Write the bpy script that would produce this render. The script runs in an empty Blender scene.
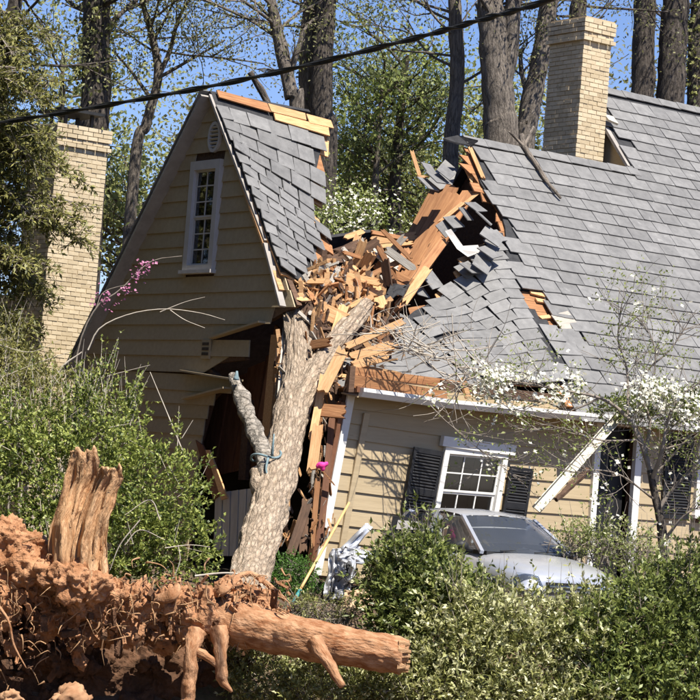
import bpy, bmesh, math, random
import numpy as np
from mathutils import Vector, Matrix, Euler, noise
random.seed(7); rng = np.random.default_rng(7)
sc = bpy.context.scene
col = sc.collection
R = math.radians
# ------------------------------------------------------------------ camera
F = 2300.0                      # focal length in pixels of a 700 px wide picture
CAM = Vector((0, 0, 1.9))
CR = (Matrix.Rotation(R(90 + 2.99), 3, 'X') @ Matrix.Rotation(R(4.5), 3, 'Z'))
cd = bpy.data.cameras.new('camera'); cam = bpy.data.objects.new('camera', cd); col.objects.link(cam)
cam.matrix_world = Matrix.Translation(CAM) @ CR.to_4x4()
cd.sensor_width = 36; cd.lens = F / 700 * 36; cd.clip_start = .1; cd.clip_end = 3000
sc.camera = cam
# ------------------------------------------------------------------ house frame (u along front, w into the depth)
TH = R(36)
HO = Vector((-.17, 36, 0))
HU = Vector((math.cos(TH), math.sin(TH), 0)); HW = Vector((-math.sin(TH), math.cos(TH), 0))
# ------------------------------------------------------------------ sky and sun
SUN_EL = R(60)
sd = (-HW)                                        # sun stands square in front of the front wall
saz = math.atan2(sd.x, sd.y) + R(1.2)             # clockwise from +Y, a hair towards the gable
world = bpy.data.worlds.new('World'); sc.world = world; world.use_nodes = True
wn = world.node_tree.nodes; wl = world.node_tree.links
sky = wn.new('ShaderNodeTexSky'); sky.sky_type = 'NISHITA'; sky.sun_disc = False
sky.sun_elevation = SUN_EL; sky.sun_rotation = saz; sky.air_density = 1.0; sky.dust_density = 0; sky.ozone_density = 8.0
bg = wn['Background']; bg.inputs['Strength'].default_value = .07
tint = wn.new('ShaderNodeMixRGB'); tint.blend_type = 'MULTIPLY'; tint.inputs[0].default_value = 1; tint.inputs[2].default_value = (1.12, 1.0, 1.10, 1)
wl.new(sky.outputs[0], tint.inputs[1]); wl.new(tint.outputs[0], bg.inputs['Color'])
sl = bpy.data.lights.new('sun', 'SUN'); sl.energy = 4.5; sl.angle = R(.53); sl.color = (1, .945, .85)
so = bpy.data.objects.new('sun', sl); col.objects.link(so)
sdir = Vector((math.sin(saz) * math.cos(SUN_EL), math.cos(saz) * math.cos(SUN_EL), math.sin(SUN_EL)))
so.rotation_euler = sdir.to_track_quat('Z', 'Y').to_euler(); so.location = (10, 0, 30)
vs = sc.view_settings; vs.view_transform = 'Standard'; vs.look = 'None'; vs.exposure = 1.0; vs.gamma = 1
sc.cycles.max_bounces = 5; sc.cycles.diffuse_bounces = 3; sc.cycles.caustics_reflective = False; sc.cycles.caustics_refractive = False; sc.cycles.transparent_max_bounces = 8
# ------------------------------------------------------------------ helpers
def at(px, py, Y):
    d = CR @ Vector((px - 350, 350 - py, -F)); return CAM + d * (Y / d.y)
def hloc(p):
    q = Vector(p) - HO; return Vector((q.dot(HU), q.dot(HW), q.z))
def hw(u, w, z): return HO + HU * u + HW * w + Vector((0, 0, z))
def tag(o, label=None, cat=None, group=None, kind=None):
    if label: o['label'] = label
    if cat: o['category'] = cat
    if group: o['group'] = group
    if kind: o['kind'] = kind
    return o
def empty(name, loc=(0, 0, 0), rz=0, parent=None):
    o = bpy.data.objects.new(name, None); o.empty_display_size = .2; o.location = loc; o.rotation_euler.z = rz
    col.objects.link(o); o.parent = parent; return o
class MB:
    def __init__(s): s.v = []; s.f = []; s.uv = []; s.m = []
    def add(s, vs, fs, uvs=None, mi=0):
        n = len(s.v); s.v += [tuple(x) for x in vs]
        for i, f in enumerate(fs):
            s.f.append(tuple(n + k for k in f)); s.m.append(mi)
            s.uv += (uvs[i] if uvs else [(0, 0)] * len(f))
        return s
    def box(s, c, d, M=None, mi=0):
        c = Vector(c); h = Vector(d) / 2
        P = [Vector((x * h.x, y * h.y, z * h.z)) for z in (-1, 1) for y in (-1, 1) for x in (-1, 1)]
        if M is not None: P = [M @ p for p in P]
        P = [p + c for p in P]
        Fs = [(0, 2, 3, 1), (4, 5, 7, 6), (0, 1, 5, 4), (1, 3, 7, 5), (3, 2, 6, 7), (2, 0, 4, 6)]
        dx, dy, dz = d
        return s.add(P, Fs, None, mi)
    def bar(s, a, b, w, t, up=(0, 0, 1), mi=0):
        a = Vector(a); b = Vector(b); x = (b - a); L = x.length; x.normalize()
        up = Vector(up)
        y = up.cross(x)
        if y.length < 1e-4: y = Vector((1, 0, 0)).cross(x)
        y.normalize(); z = x.cross(y)
        M = Matrix((x, y, z)).transposed()
        return s.box((a + b) / 2, (L, w, t), M, mi)
    def poly(s, pts, th, n=None):
        pts = [Vector(p) for p in pts]
        if n is None: n = (pts[1] - pts[0]).cross(pts[2] - pts[0]).normalized()
        n = Vector(n); k = len(pts)
        P = [p + n * th / 2 for p in pts] + [p - n * th / 2 for p in pts]
        fs = [tuple(range(k)), tuple(range(2 * k - 1, k - 1, -1))] + [(i, i + k, (i + 1) % k + k, (i + 1) % k) for i in range(k)]
        return s.add(P, fs)
    def build(s, name, mat, parent=None, smooth=False):
        me = bpy.data.meshes.new(name); me.from_pydata(s.v, [], s.f)
        uvl = me.uv_layers.new(name='UVMap')
        if len(s.uv) == len(me.loops): uvl.data.foreach_set('uv', np.array(s.uv, np.float32).ravel())
        for m in (mat if isinstance(mat, (list, tuple)) else [mat]): me.materials.append(m)
        if isinstance(mat, (list, tuple)): me.polygons.foreach_set('material_index', s.m)
        if smooth: me.polygons.foreach_set('use_smooth', [True] * len(me.polygons))
        me.update()
        o = bpy.data.objects.new(name, me); col.objects.link(o); o.parent = parent; return o
def crom(P, n):
    P = [Vector(p) for p in P]
    if len(P) == 2: return [P[0].lerp(P[1], i / n) for i in range(n + 1)]
    Q = [P[0] * 2 - P[1]] + P + [P[-1] * 2 - P[-2]]; out = []; m = len(P) - 1
    for i in range(n + 1):
        t = i / n * m; k = min(int(t), m - 1); t -= k
        a, b, c, d = Q[k:k + 4]
        out.append(.5 * ((2 * b) + (c - a) * t + (2 * a - 5 * b + 4 * c - d) * t * t + (3 * b - a - 3 * c + d) * t ** 3))
    return out
def tube(mb, pts, radii, sides=8, rings=None, amp=0, freq=4, cap=True, ridges=0, seed=0, res=True, squash=None, mi=0):
    n = rings or max(2, len(pts) * 3)
    if res: P = crom(pts, n)
    else: P = [Vector(p) for p in pts]; n = len(P) - 1
    rr = np.interp(np.linspace(0, 1, n + 1), np.linspace(0, 1, len(radii)), radii)
    prev = None; V = []; L = 0; Ls = []
    for i in range(n + 1):
        t = (P[min(i + 1, n)] - P[max(i - 1, 0)]).normalized()
        if prev is None:
            a = Vector((1, 0, 0)) if abs(t.x) < .9 else Vector((0, 1, 0))
            x = (a - t * a.dot(t)).normalized()
        else: x = (prev - t * prev.dot(t)).normalized()
        prev = x; y = t.cross(x)
        if i: L += (P[i] - P[i - 1]).length
        Ls.append(L)
        for k in range(sides):
            th = 2 * math.pi * k / sides; r = rr[i]
            d = x * math.cos(th) + y * math.sin(th)
            if squash: d = x * math.cos(th) * squash + y * math.sin(th)
            if amp:
                q = P[i] + d * r
                r = r * (1 + amp * (noise.noise(q * freq + Vector((seed, 0, 0))) + .5 * noise.noise(q * freq * 2.7)))
                if ridges: r += ridges * noise.noise(Vector((math.cos(th) * 9 * rr[0] / .4, math.sin(th) * 9 * rr[0] / .4, L * 1.8 + seed)))
            V.append(P[i] + d * r)
    Fs = []; U = []
    for i in range(n):
        for k in range(sides):
            k2 = (k + 1) % sides
            Fs.append((i * sides + k, i * sides + k2, (i + 1) * sides + k2, (i + 1) * sides + k))
            a0 = k / sides * 6.28 * rr[0]; a1 = (k + 1) / sides * 6.28 * rr[0]
            U.append([(a0, Ls[i]), (a1, Ls[i]), (a1, Ls[i + 1]), (a0, Ls[i + 1])])
    if cap:
        V += [P[0] - (P[1] - P[0]).normalized() * rr[0] * .1, P[-1] + (P[-1] - P[-2]).normalized() * rr[-1] * .15]; a = len(V) - 2; b = a + 1
        for k in range(sides):
            k2 = (k + 1) % sides
            Fs.append((a, k2, k)); U.append([(0, 0)] * 3)
            Fs.append((b, n * sides + k, n * sides + k2)); U.append([(0, 0)] * 3)
    return mb.add(V, Fs, U, mi)
def leaves_mesh(name, pos, ax, nor, ln, wd, mat, parent, fold=.25):
    """rhombic leaves: pos base, ax direction of the blade, nor the face normal (n,3 arrays)"""
    pos = np.asarray(pos, float); n = len(pos)
    ax = np.asarray(ax, float); ax /= np.linalg.norm(ax, axis=1, keepdims=True) + 1e-9
    sd = np.cross(ax, nor); sd /= np.linalg.norm(sd, axis=1, keepdims=True) + 1e-9
    nn = np.cross(sd, ax)
    ln = np.broadcast_to(ln, n)[:, None]; wd = np.broadcast_to(wd, n)[:, None]
    V = np.empty((n, 4, 3))
    V[:, 0] = pos; V[:, 1] = pos + ax * ln * .45 + sd * wd * .5 + nn * wd * fold
    V[:, 2] = pos + ax * ln; V[:, 3] = pos + ax * ln * .45 - sd * wd * .5 + nn * wd * fold
    me = bpy.data.meshes.new(name)
    me.vertices.add(n * 4); me.vertices.foreach_set('co', V.reshape(-1).astype(np.float32))
    me.loops.add(n * 4); me.loops.foreach_set('vertex_index', np.arange(n * 4, dtype=np.int32))
    me.polygons.add(n); me.polygons.foreach_set('loop_start', np.arange(0, n * 4, 4, dtype=np.int32))
    me.update(calc_edges=True); me.materials.append(mat)
    o = bpy.data.objects.new(name, me); col.objects.link(o); o.parent = parent; return o
def unit(n, r=rng):
    v = r.normal(size=(n, 3)); return v / np.linalg.norm(v, axis=1, keepdims=True)
# ------------------------------------------------------------------ materials
def mat(name, c1, c2, scale=6, rough=.8, bump=.3, stretch=(1, 1, 1), coord='Object', objrand=.0, island=0, c3=None, c3amt=.55,
        c3scale=1.3, detail=6, bscale=None, spec=.3, metallic=0, transl=0, bdist=.02):
    m = bpy.data.materials.new(name); m.use_nodes = True; nt = m.node_tree; N = nt.nodes; Lk = nt.links
    for n in list(N): N.remove(n)
    out = N.new('ShaderNodeOutputMaterial'); p = N.new('ShaderNodeBsdfPrincipled')
    p.inputs['Roughness'].default_value = rough; p.inputs['Metallic'].default_value = metallic
    p.inputs['Specular IOR Level'].default_value = spec
    tc = N.new('ShaderNodeTexCoord'); mp = N.new('ShaderNodeMapping'); mp.inputs['Scale'].default_value = stretch
    Lk.new(tc.outputs[coord], mp.inputs[0])
    vec = mp.outputs[0]
    if objrand:
        oi = N.new('ShaderNodeObjectInfo'); ad = N.new('ShaderNodeVectorMath'); ad.operation = 'ADD'
        mu = N.new('ShaderNodeMath'); mu.operation = 'MULTIPLY'; mu.inputs[1].default_value = 37
        Lk.new(oi.outputs['Random'], mu.inputs[0]); Lk.new(vec, ad.inputs[0]); Lk.new(mu.outputs[0], ad.inputs[1]); vec = ad.outputs[0]
    nz = N.new('ShaderNodeTexNoise'); nz.inputs['Scale'].default_value = scale; nz.inputs['Detail'].default_value = detail; nz.inputs['Roughness'].default_value = .65
    Lk.new(vec, nz.inputs['Vector'])
    cr = N.new('ShaderNodeValToRGB'); cr.color_ramp.elements[0].position = .32; cr.color_ramp.elements[1].position = .68
    cr.color_ramp.elements[0].color = (*c1, 1); cr.color_ramp.elements[1].color = (*c2, 1)
    Lk.new(nz.outputs[0], cr.inputs[0]); c = cr.outputs[0]
    if island:
        g = N.new('ShaderNodeNewGeometry'); mx = N.new('ShaderNodeMath'); mx.operation = 'MULTIPLY_ADD'
        mx.inputs[1].default_value = island; mx.inputs[2].default_value = (1 - island) * .5
        Lk.new(g.outputs['Random Per Island'], mx.inputs[0])
        ad2 = N.new('ShaderNodeMath'); ad2.operation = 'MULTIPLY_ADD'; ad2.inputs[1].default_value = 1 - island
        Lk.new(nz.outputs[0], ad2.inputs[0]); 
        mm = N.new('ShaderNodeMath'); mm.operation = 'MULTIPLY'; mm.inputs[1].default_value = island
        Lk.new(g.outputs['Random Per Island'], mm.inputs[0]); Lk.new(mm.outputs[0], ad2.inputs[2])
        Lk.new(ad2.outputs[0], cr.inputs[0])
        cr.color_ramp.elements[0].position = .15; cr.color_ramp.elements[1].position = .85
    if c3:
        n3 = N.new('ShaderNodeTexNoise'); n3.inputs['Scale'].default_value = c3scale; n3.inputs['Detail'].default_value = 8; n3.inputs['Roughness'].default_value = .7
        Lk.new(vec, n3.inputs['Vector'])
        r3 = N.new('ShaderNodeValToRGB'); r3.color_ramp.elements[0].position = c3amt; r3.color_ramp.elements[1].position = c3amt + .12
        Lk.new(n3.outputs[0], r3.inputs[0])
        mx3 = N.new('ShaderNodeMixRGB'); mx3.inputs[2].default_value = (*c3, 1); Lk.new(r3.outputs[0], mx3.inputs[0]); Lk.new(c, mx3.inputs[1]); c = mx3.outputs[0]
    if objrand:
        hs = N.new('ShaderNodeHueSaturation'); ma = N.new('ShaderNodeMath'); ma.operation = 'MULTIPLY_ADD'
        ma.inputs[1].default_value = objrand * 2; ma.inputs[2].default_value = 1 - objrand
        Lk.new(oi.outputs['Random'], ma.inputs[0]); Lk.new(ma.outputs[0], hs.inputs['Value']); Lk.new(c, hs.inputs['Color']); c = hs.outputs[0]
    Lk.new(c, p.inputs['Base Color'])
    if bump:
        nb = N.new('ShaderNodeTexNoise'); nb.inputs['Scale'].default_value = bscale or scale * 2.5; nb.inputs['Detail'].default_value = 5
        Lk.new(vec, nb.inputs['Vector'])
        b = N.new('ShaderNodeBump'); b.inputs['Strength'].default_value = bump; b.inputs['Distance'].default_value = bdist
        Lk.new(nb.outputs[0], b.inputs['Height']); Lk.new(b.outputs[0], p.inputs['Normal'])
    s = p.outputs[0]
    if transl:
        t = N.new('ShaderNodeBsdfTranslucent'); Lk.new(c, t.inputs['Color'])
        ms = N.new('ShaderNodeMixShader'); ms.inputs[0].default_value = transl
        Lk.new(s, ms.inputs[1]); Lk.new(t.outputs[0], ms.inputs[2]); s = ms.outputs[0]
    Lk.new(s, out.inputs[0]); return m
M = {}
M['siding'] = mat('tan_siding', (.385, .30, .185), (.445, .352, .222), 2, .6, .15, (.6, 6, 6), objrand=.05, c3=(.30, .23, .14), c3amt=.62, c3scale=2.2)
M['brick'] = mat('painted_brick', (.50, .40, .255), (.64, .53, .36), 3, .8, .5, island=.7, c3=(.34, .265, .165), c3amt=.58, c3scale=2.6)
M['mortar'] = mat('painted_mortar', (.46, .37, .235), (.52, .42, .28), 6, .9, .3)
M['slate'] = mat('grey_slate', (.138, .135, .131), (.208, .203, .196), 5, .62, .35, objrand=.15, c3=(.28, .275, .265), c3amt=.62, c3scale=3, spec=.35)
M['felt'] = mat('black_felt', (.025, .025, .027), (.05, .05, .052), 9, .9, .4)
M['sheath'] = mat('brown_sheathing', (.22, .095, .04), (.38, .19, .085), 3, .8, .4, (.7, 7, 7), objrand=.25, c3=(.10, .05, .03), c3amt=.63, c3scale=1.6)
M['split'] = mat('splintered_pine', (.42, .22, .095), (.60, .37, .185), 4, .8, .45, (1, 8, 8), objrand=.22, c3=(.30, .16, .07), c3amt=.62, c3scale=2)
M['pale'] = mat('weathered_wood', (.30, .27, .23), (.46, .42, .36), 4, .85, .4, (1, 7, 7), objrand=.2)
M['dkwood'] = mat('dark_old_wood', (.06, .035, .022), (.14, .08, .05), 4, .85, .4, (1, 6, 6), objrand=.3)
M['brownpanel'] = mat('brown_panel', (.11, .045, .022), (.19, .085, .045), 2.5, .7, .3, (1, 5, 1.2), objrand=.2, c3=(.05, .025, .015), c3amt=.6)
M['white'] = mat('white_paint', (.70, .68, .64), (.80, .79, .76), 4, .5, .12, c3=(.50, .46, .40), c3amt=.66, c3scale=3)
M['trimgrey'] = mat('grey_trim_paint', (.47, .44, .41), (.54, .51, .48), 4, .55, .12, c3=(.40, .37, .34), c3amt=.64)
M['shutter'] = mat('black_shutter_paint', (.012, .012, .013), (.022, .022, .024), 6, .5, .15)
M['cream'] = mat('weathered_cream_metal', (.50, .45, .34), (.66, .62, .52), 3, .6, .2, (1, 4, 4), c3=(.20, .15, .09), c3amt=.56, c3scale=4)
M['rake'] = mat('weathered_grey_rake_paint', (.27, .245, .22), (.36, .33, .30), 4, .65, .15, c3=(.22, .2, .18), c3amt=.6)
M['curtain'] = mat('pale_curtain', (.42, .41, .40), (.52, .51, .50), 3, .9, .3, (8, 8, .4))
M['interior'] = mat('dark_interior', (.05, .04, .03), (.09, .07, .05), 3, .9, .3)
M['bark'] = mat('trunk_bark', (.24, .175, .12), (.50, .40, .30), 4.5, .9, .8, (3.2, 1.1, 1), coord='UV', c3=(.46, .39, .31), c3amt=.58, c3scale=2.2, bscale=9, bdist=.045)
M['bark_pale'] = mat('pale_lichen_bark', (.20, .17, .135), (.46, .41, .35), 7, .9, .9, (3, 1.5, 1), coord='UV', c3=(.20, .16, .13), c3amt=.58, c3scale=5, bdist=.04)
M['bark_dark'] = mat('dark_forest_bark', (.065, .053, .044), (.18, .15, .125), 4, .95, .9, (7, .9, 1), coord='UV', c3=(.20, .175, .15), c3amt=.58, c3scale=2, bdist=.05)
M['bark_grey'] = mat('grey_forest_bark', (.14, .115, .092), (.33, .28, .23), 4, .95, .9, (7, .9, 1), coord='UV', c3=(.30, .27, .23), c3amt=.6, c3scale=2, bdist=.05)
M['twig'] = mat('grey_twig', (.16, .13, .105), (.30, .26, .22), 5, .9, .3)
M['twig_pale'] = mat('pale_twig', (.36, .31, .25), (.55, .49, .41), 5, .9, .3)
M['clay'] = mat('orange_clay', (.24, .10, .04), (.50, .27, .145), 4.5, .95, 1, detail=10, c3=(.15, .07, .032), c3amt=.59, c3scale=2.1, bscale=22, bdist=.04)
M['rootwood'] = mat('clay_stained_root', (.25, .11, .046), (.52, .30, .17), 4, .95, .7, (2.6, 1.2, 1), coord='UV', c3=(.25, .10, .04), c3amt=.5, c3scale=2.4, bscale=11, bdist=.04)
M['dark_soil_and_shade'] = mat('root_soil_and_shade', (.05, .026, .014), (.15, .075, .04), 5, .95, 1, c3=(.26, .13, .065), c3amt=.62, c3scale=3, bscale=20, bdist=.04)  # deep brown carries the shade under the roots; dark clods use it too
M['rawwood'] = mat('raw_torn_wood', (.36, .18, .08), (.64, .41, .23), 5, .85, .9, (6, 1.2, 1), coord='UV', c3=(.36, .16, .07), c3amt=.58, c3scale=3, bdist=.04)
M['stone'] = mat('tan_stone', (.28, .14, .07), (.48, .29, .165), 5, .9, .6)
M['soil'] = mat('leaf_litter', (.07, .045, .03), (.16, .11, .07), 7, .95, .8, c3=(.06, .09, .03), c3amt=.55, c3scale=.6)
def leafmat(n, a, b, t=.3, rough=.5): return mat(n, a, b, .8, rough, 0, island=.75, transl=t, spec=.4)
M['lf_olive'] = leafmat('olive_conifer_needles', (.10, .11, .03), (.34, .32, .10))
M['lf_bush'] = leafmat('yellow_green_bush_leaves', (.07, .11, .022), (.40, .44, .11))
M['lf_dark'] = leafmat('dark_glossy_leaves', (.05, .072, .02), (.27, .31, .085), .3, .4)
M['lf_mid'] = leafmat('mid_green_leaves', (.09, .105, .028), (.42, .42, .145))
M['lf_bud'] = leafmat('cream_green_new_growth', (.42, .42, .18), (.78, .76, .48), .3)
M['lf_box'] = leafmat('bright_box_leaves', (.05, .13, .02), (.14, .27, .05))
M['lf_far'] = leafmat('far_green_leaves', (.16, .19, .06), (.48, .50, .19), .5)
M['lf_lime'] = leafmat('lime_spring_leaves', (.15, .20, .045), (.34, .38, .11), .4)
M['lf_spring'] = leafmat('sparse_spring_leaves', (.15, .16, .06), (.34, .33, .14), .45)
M['lf_pine'] = leafmat('dark_pine_needles', (.07, .095, .035), (.22, .25, .09), .35)
M['petal'] = leafmat('white_dogwood_petals', (.66, .64, .52), (.86, .84, .74), .3)
M['pink'] = leafmat('pink_redbud_petals', (.42, .12, .26), (.62, .27, .42), .3)
M['rubber'] = mat('black_cable', (.012, .012, .013), (.03, .03, .03), 12, .6, .3)
M['silver'] = mat('silver_car_paint', (.56, .57, .59), (.62, .63, .65), 3, .22, .03, spec=.6, metallic=.55)
M['foil'] = mat('crumpled_bare_metal', (.48, .49, .51), (.66, .66, .68), 3, .36, .1, spec=.5, metallic=.55)
M['darkpaint'] = mat('dark_car_paint', (.012, .014, .02), (.02, .022, .03), 3, .25, .02, spec=.6)
M['plastic'] = mat('black_plastic', (.015, .015, .016), (.03, .03, .03), 8, .55, .15)
M['chrome'] = mat('chrome', (.7, .7, .72), (.8, .8, .8), 3, .12, 0, metallic=1)
M['tan_cloth'] = mat('tan_sheet', (.42, .29, .17), (.55, .40, .26), 5, .85, .4)
M['teal'] = mat('teal_plastic', (.03, .20, .20), (.05, .27, .27), 5, .5, .1)
M['pole'] = mat('varnished_pole', (.55, .34, .13), (.66, .44, .20), 4, .5, .1, (1, 1, .3))
M['strap'] = mat('blue_grey_strap', (.12, .19, .21), (.22, .29, .31), 9, .8, .3)
M['hotpink'] = mat('hot_pink_fabric', (.72, .03, .24), (.85, .06, .32), 8, .7, .2)
M['fence'] = mat('grey_fence_board', (.40, .39, .37), (.56, .55, .53), 5, .9, .4, (5, 5, .5), objrand=.15)
M['red'] = mat('red_cloth', (.20, .025, .035), (.28, .04, .05), 8, .7, .2)
def add_plates(m, sx, sy, depth=.6):
    """cracked bark plates: cell edges in the UV map darken the colour and deepen the relief"""
    nt = m.node_tree; N = nt.nodes; Lk = nt.links; p = next(n for n in N if n.type == 'BSDF_PRINCIPLED')
    tc = N.new('ShaderNodeTexCoord'); mp = N.new('ShaderNodeMapping'); mp.inputs['Scale'].default_value = (sx, sy, 1)
    nz = N.new('ShaderNodeTexNoise'); nz.inputs['Scale'].default_value = 3; nz.inputs['Detail'].default_value = 4
    ad = N.new('ShaderNodeMixRGB'); ad.blend_type = 'ADD'; ad.inputs[0].default_value = .9
    Lk.new(tc.outputs['UV'], mp.inputs[0]); Lk.new(mp.outputs[0], nz.inputs['Vector']); Lk.new(mp.outputs[0], ad.inputs[1]); Lk.new(nz.outputs['Color'], ad.inputs[2])
    vo = N.new('ShaderNodeTexVoronoi'); vo.feature = 'DISTANCE_TO_EDGE'; vo.inputs['Scale'].default_value = 1; Lk.new(ad.outputs[0], vo.inputs['Vector'])
    rp = N.new('ShaderNodeValToRGB'); rp.color_ramp.elements[0].position = .0; rp.color_ramp.elements[1].position = .16
    rp.color_ramp.elements[0].color = (1 - depth,) * 3 + (1,); rp.color_ramp.elements[1].color = (1, 1, 1, 1); Lk.new(vo.outputs['Distance'], rp.inputs[0])
    src = p.inputs['Base Color'].links[0].from_socket; mu = N.new('ShaderNodeMixRGB'); mu.blend_type = 'MULTIPLY'; mu.inputs[0].default_value = 1
    Lk.new(src, mu.inputs[1]); Lk.new(rp.outputs[0], mu.inputs[2]); Lk.new(mu.outputs[0], p.inputs['Base Color'])
    old = p.inputs['Normal'].links[0].from_socket; bp = N.new('ShaderNodeBump'); bp.inputs['Strength'].default_value = .8; bp.inputs['Distance'].default_value = .03
    Lk.new(rp.outputs[0], bp.inputs['Height']); Lk.new(old, bp.inputs['Normal']); Lk.new(bp.outputs[0], p.inputs['Normal'])
add_plates(M['bark'], 15, 5.0, .34); add_plates(M['bark_grey'], 9, 2.2, .4); add_plates(M['bark_dark'], 9, 2.2, .45); add_plates(M['bark_pale'], 16, 8, .5)
def glass(name, tint, rough=.03, tr=1.0):
    m = bpy.data.materials.new(name); m.use_nodes = True; p = m.node_tree.nodes['Principled BSDF']
    p.inputs['Base Color'].default_value = (*tint, 1); p.inputs['Roughness'].default_value = rough
    p.inputs['Transmission Weight'].default_value = tr; p.inputs['IOR'].default_value = 1.45
    return m
M['glass'] = glass('window_glass', (.85, .88, .88)); M['carglass'] = glass('windshield_glass', (.66, .72, .78), .03, .94)
# ------------------------------------------------------------------ ground
def gz(x, y):
    def sm(a, b, t): t = min(1, max(0, (t - a) / (b - a))); return t * t * (3 - 2 * t)
    z = -1.9 * (1 - sm(28.8, 32.4, y)) + 2.2 * (1 - sm(3, 20, y))
    return z + .08 * noise.noise(Vector((x * .35, y * .35, 0))) * sm(3, 12, y)
xs = sorted(set([-900, -400, -180, -90, -45] + [-24 + i * .8 for i in range(61)] + [45, 90, 180, 400, 900]))
ys = sorted(set([-60, -20] + [i * .8 for i in range(100)] + [90, 120, 200, 400, 900, 2000]))
g = MB()
V = [(x, y, gz(x, y) if abs(x) < 60 and y < 100 else gz(0, y)) for y in ys for x in xs]; nx = len(xs)
g.add(V, [(j * nx + i, j * nx + i + 1, (j + 1) * nx + i + 1, (j + 1) * nx + i) for j in range(len(ys) - 1) for i in range(nx - 1)])
tag(g.build('ground', M['soil'], smooth=True), kind='structure')
# ================================================================== HOUSE
house = empty('house', HO, TH)
tag(house, 'tan clapboard house with steep grey slate roof split open by the fallen tree', 'house')
def H(px, py, n, c):
    """pixel ray cut with a plane given in house coordinates -> house coordinates"""
    d = CR @ Vector((px - 350, 350 - py, -F)); dl = Vector((d.dot(HU), d.dot(HW), d.z)); o = hloc(CAM); n = Vector(n)
    return o + dl * ((c - n.dot(o)) / n.dot(dl))
RW, RZ = 4.25, 8.21
SL = 1.09; Z0 = RZ - SL * RW
def lerp(a, b, t): return a + (b - a) * t
def clamp(t, a=0, b=1): return max(a, min(b, t))
def smooth(t): t = clamp(t); return t * t * (3 - 2 * t)
def ip(x, xsys): return float(np.interp(x, [a for a, b in xsys], [b for a, b in xsys]))
CREASE = [(0, 4.75), (.6, 4.75), (2.06, 4.93), (2.9, 5.42), (4.3, 5.6)]
def uc(w): return ip(w, CREASE)
def S(u, w, zone):
    z = Z0 + SL * w
    if zone == 'A':
        z -= (.15 + .85 * smooth((4.15 - w) / 1.1)) * .42 * max(u, 0) + .13 * (RW - w)
    elif zone == 'C':
        t = max(0, uc(w) - u); k = lerp(.16, .47, clamp(w / 2.2))
        z -= k * (t - .35 * (1 - math.exp(-t / .35))) + .06 * math.sin(u * 3.1 + w * 2)* min(1, t)
    return Vector((u, w, z))
def frame(u, w, zone, e=.02):
    p = S(u, w, zone); x = (S(u + e, w, zone) - S(u - e, w, zone)).normalized(); y = (S(u, w + e, zone) - S(u, w - e, zone)).normalized()
    n = x.cross(y).normalized(); y = n.cross(x)
    return p, x, y, n
# --- slates
EXP = .31; DW = EXP / math.hypot(1, SL)
def slate_mesh(wd, i):
    r = random.Random(i * 13 + int(wd * 100)); h = wd / 2 - .006; L = .20; t = .010
    ch = [r.uniform(.0, .015) for _ in range(4)]
    pts = [(-h, L), (h, L), (h, -L + ch[0]), (h - r.choice((.004,.008,.012,.05)), -L), (r.uniform(-.1, .1), -L - r.uniform(-.006, .008)), (-h + r.choice((.004,.008,.012,.04)), -L), (-h, -L + ch[1])]
    k = len(pts); V = [(x, y, t) for x, y in pts] + [(x, y, -t) for x, y in pts]
    b = MB(); b.add(V, [tuple(range(k - 1, -1, -1)), tuple(range(k, 2 * k))] + [(i, (i + 1) % k, (i + 1) % k + k, i + k) for i in range(k)])
    me = bpy.data.meshes.new('slate'); me.from_pydata(b.v, [], b.f); me.materials.append(M['slate']); me.update(); return me
SLATES = {wd: [slate_mesh(wd, i) for i in range(5)] for wd in (.3, .42, .52, .62)}
def slate_matrix(u, w, zone, jit=1., lift=0):
    p, x, y, n = frame(u, w, zone)
    m = Matrix((x, y, n)).transposed().to_4x4()
    j = Euler((-R(3.9) + random.gauss(0, R(.5)) * jit, random.gauss(0, R(.5)) * jit, random.gauss(0, R(.75)) * jit)).to_matrix().to_4x4()
    return Matrix.Translation(p + n * (.042 + lift)) @ m @ j
# felt sheets carry the slates; boards of the deck show at the torn edges
def sheet(zone, w0, w1, ul, ur, off, th, name, m, parent, nu=24, nw=16, holes=None):
    b = MB(); idx = {}
    for j in range(nw + 1):
        w = lerp(w0, w1, j / nw); a = ul(w); c = ur(w)
        for i in range(nu + 1):
            u = lerp(a, c, i / nu); p, x, y, n = frame(u, w, zone)
            b.v.append(tuple(p + n * off)); b.v.append(tuple(p + n * (off - th)))
    W1 = nu + 1
    ind = lambda i, j, s: (j * W1 + i) * 2 + s
    for j in range(nw):
        for i in range(nu):
            if holes and holes(lerp(ul(lerp(w0, w1, (j + .5) / nw)), ur(lerp(w0, w1, (j + .5) / nw)), (i + .5) / nu), lerp(w0, w1, (j + .5) / nw)): continue
            b.add([], []); b.f.append((ind(i, j, 0), ind(i + 1, j, 0), ind(i + 1, j + 1, 0), ind(i, j + 1, 0)))
            b.f.append((ind(i, j, 1), ind(i, j + 1, 1), ind(i + 1, j + 1, 1), ind(i + 1, j, 1)))
    for i in range(nu):
        b.f.append((ind(i, 0, 0), ind(i, 0, 1), ind(i + 1, 0, 1), ind(i + 1, 0, 0))); b.f.append((ind(i, nw, 0), ind(i + 1, nw, 0), ind(i + 1, nw, 1), ind(i, nw, 1)))
    for j in range(nw):
        b.f.append((ind(0, j, 0), ind(0, j + 1, 0), ind(0, j + 1, 1), ind(0, j, 1))); b.f.append((ind(nu, j, 0), ind(nu, j, 1), ind(nu, j + 1, 1), ind(nu, j + 1, 0)))
    b.uv = [(0, 0)] * sum(len(f) for f in b.f)
    return b.build(name, m, parent)
UEND = 15.5; UT = 9.92; TW = 5.98          # tall block begins at UT, its ridge at TW
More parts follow.
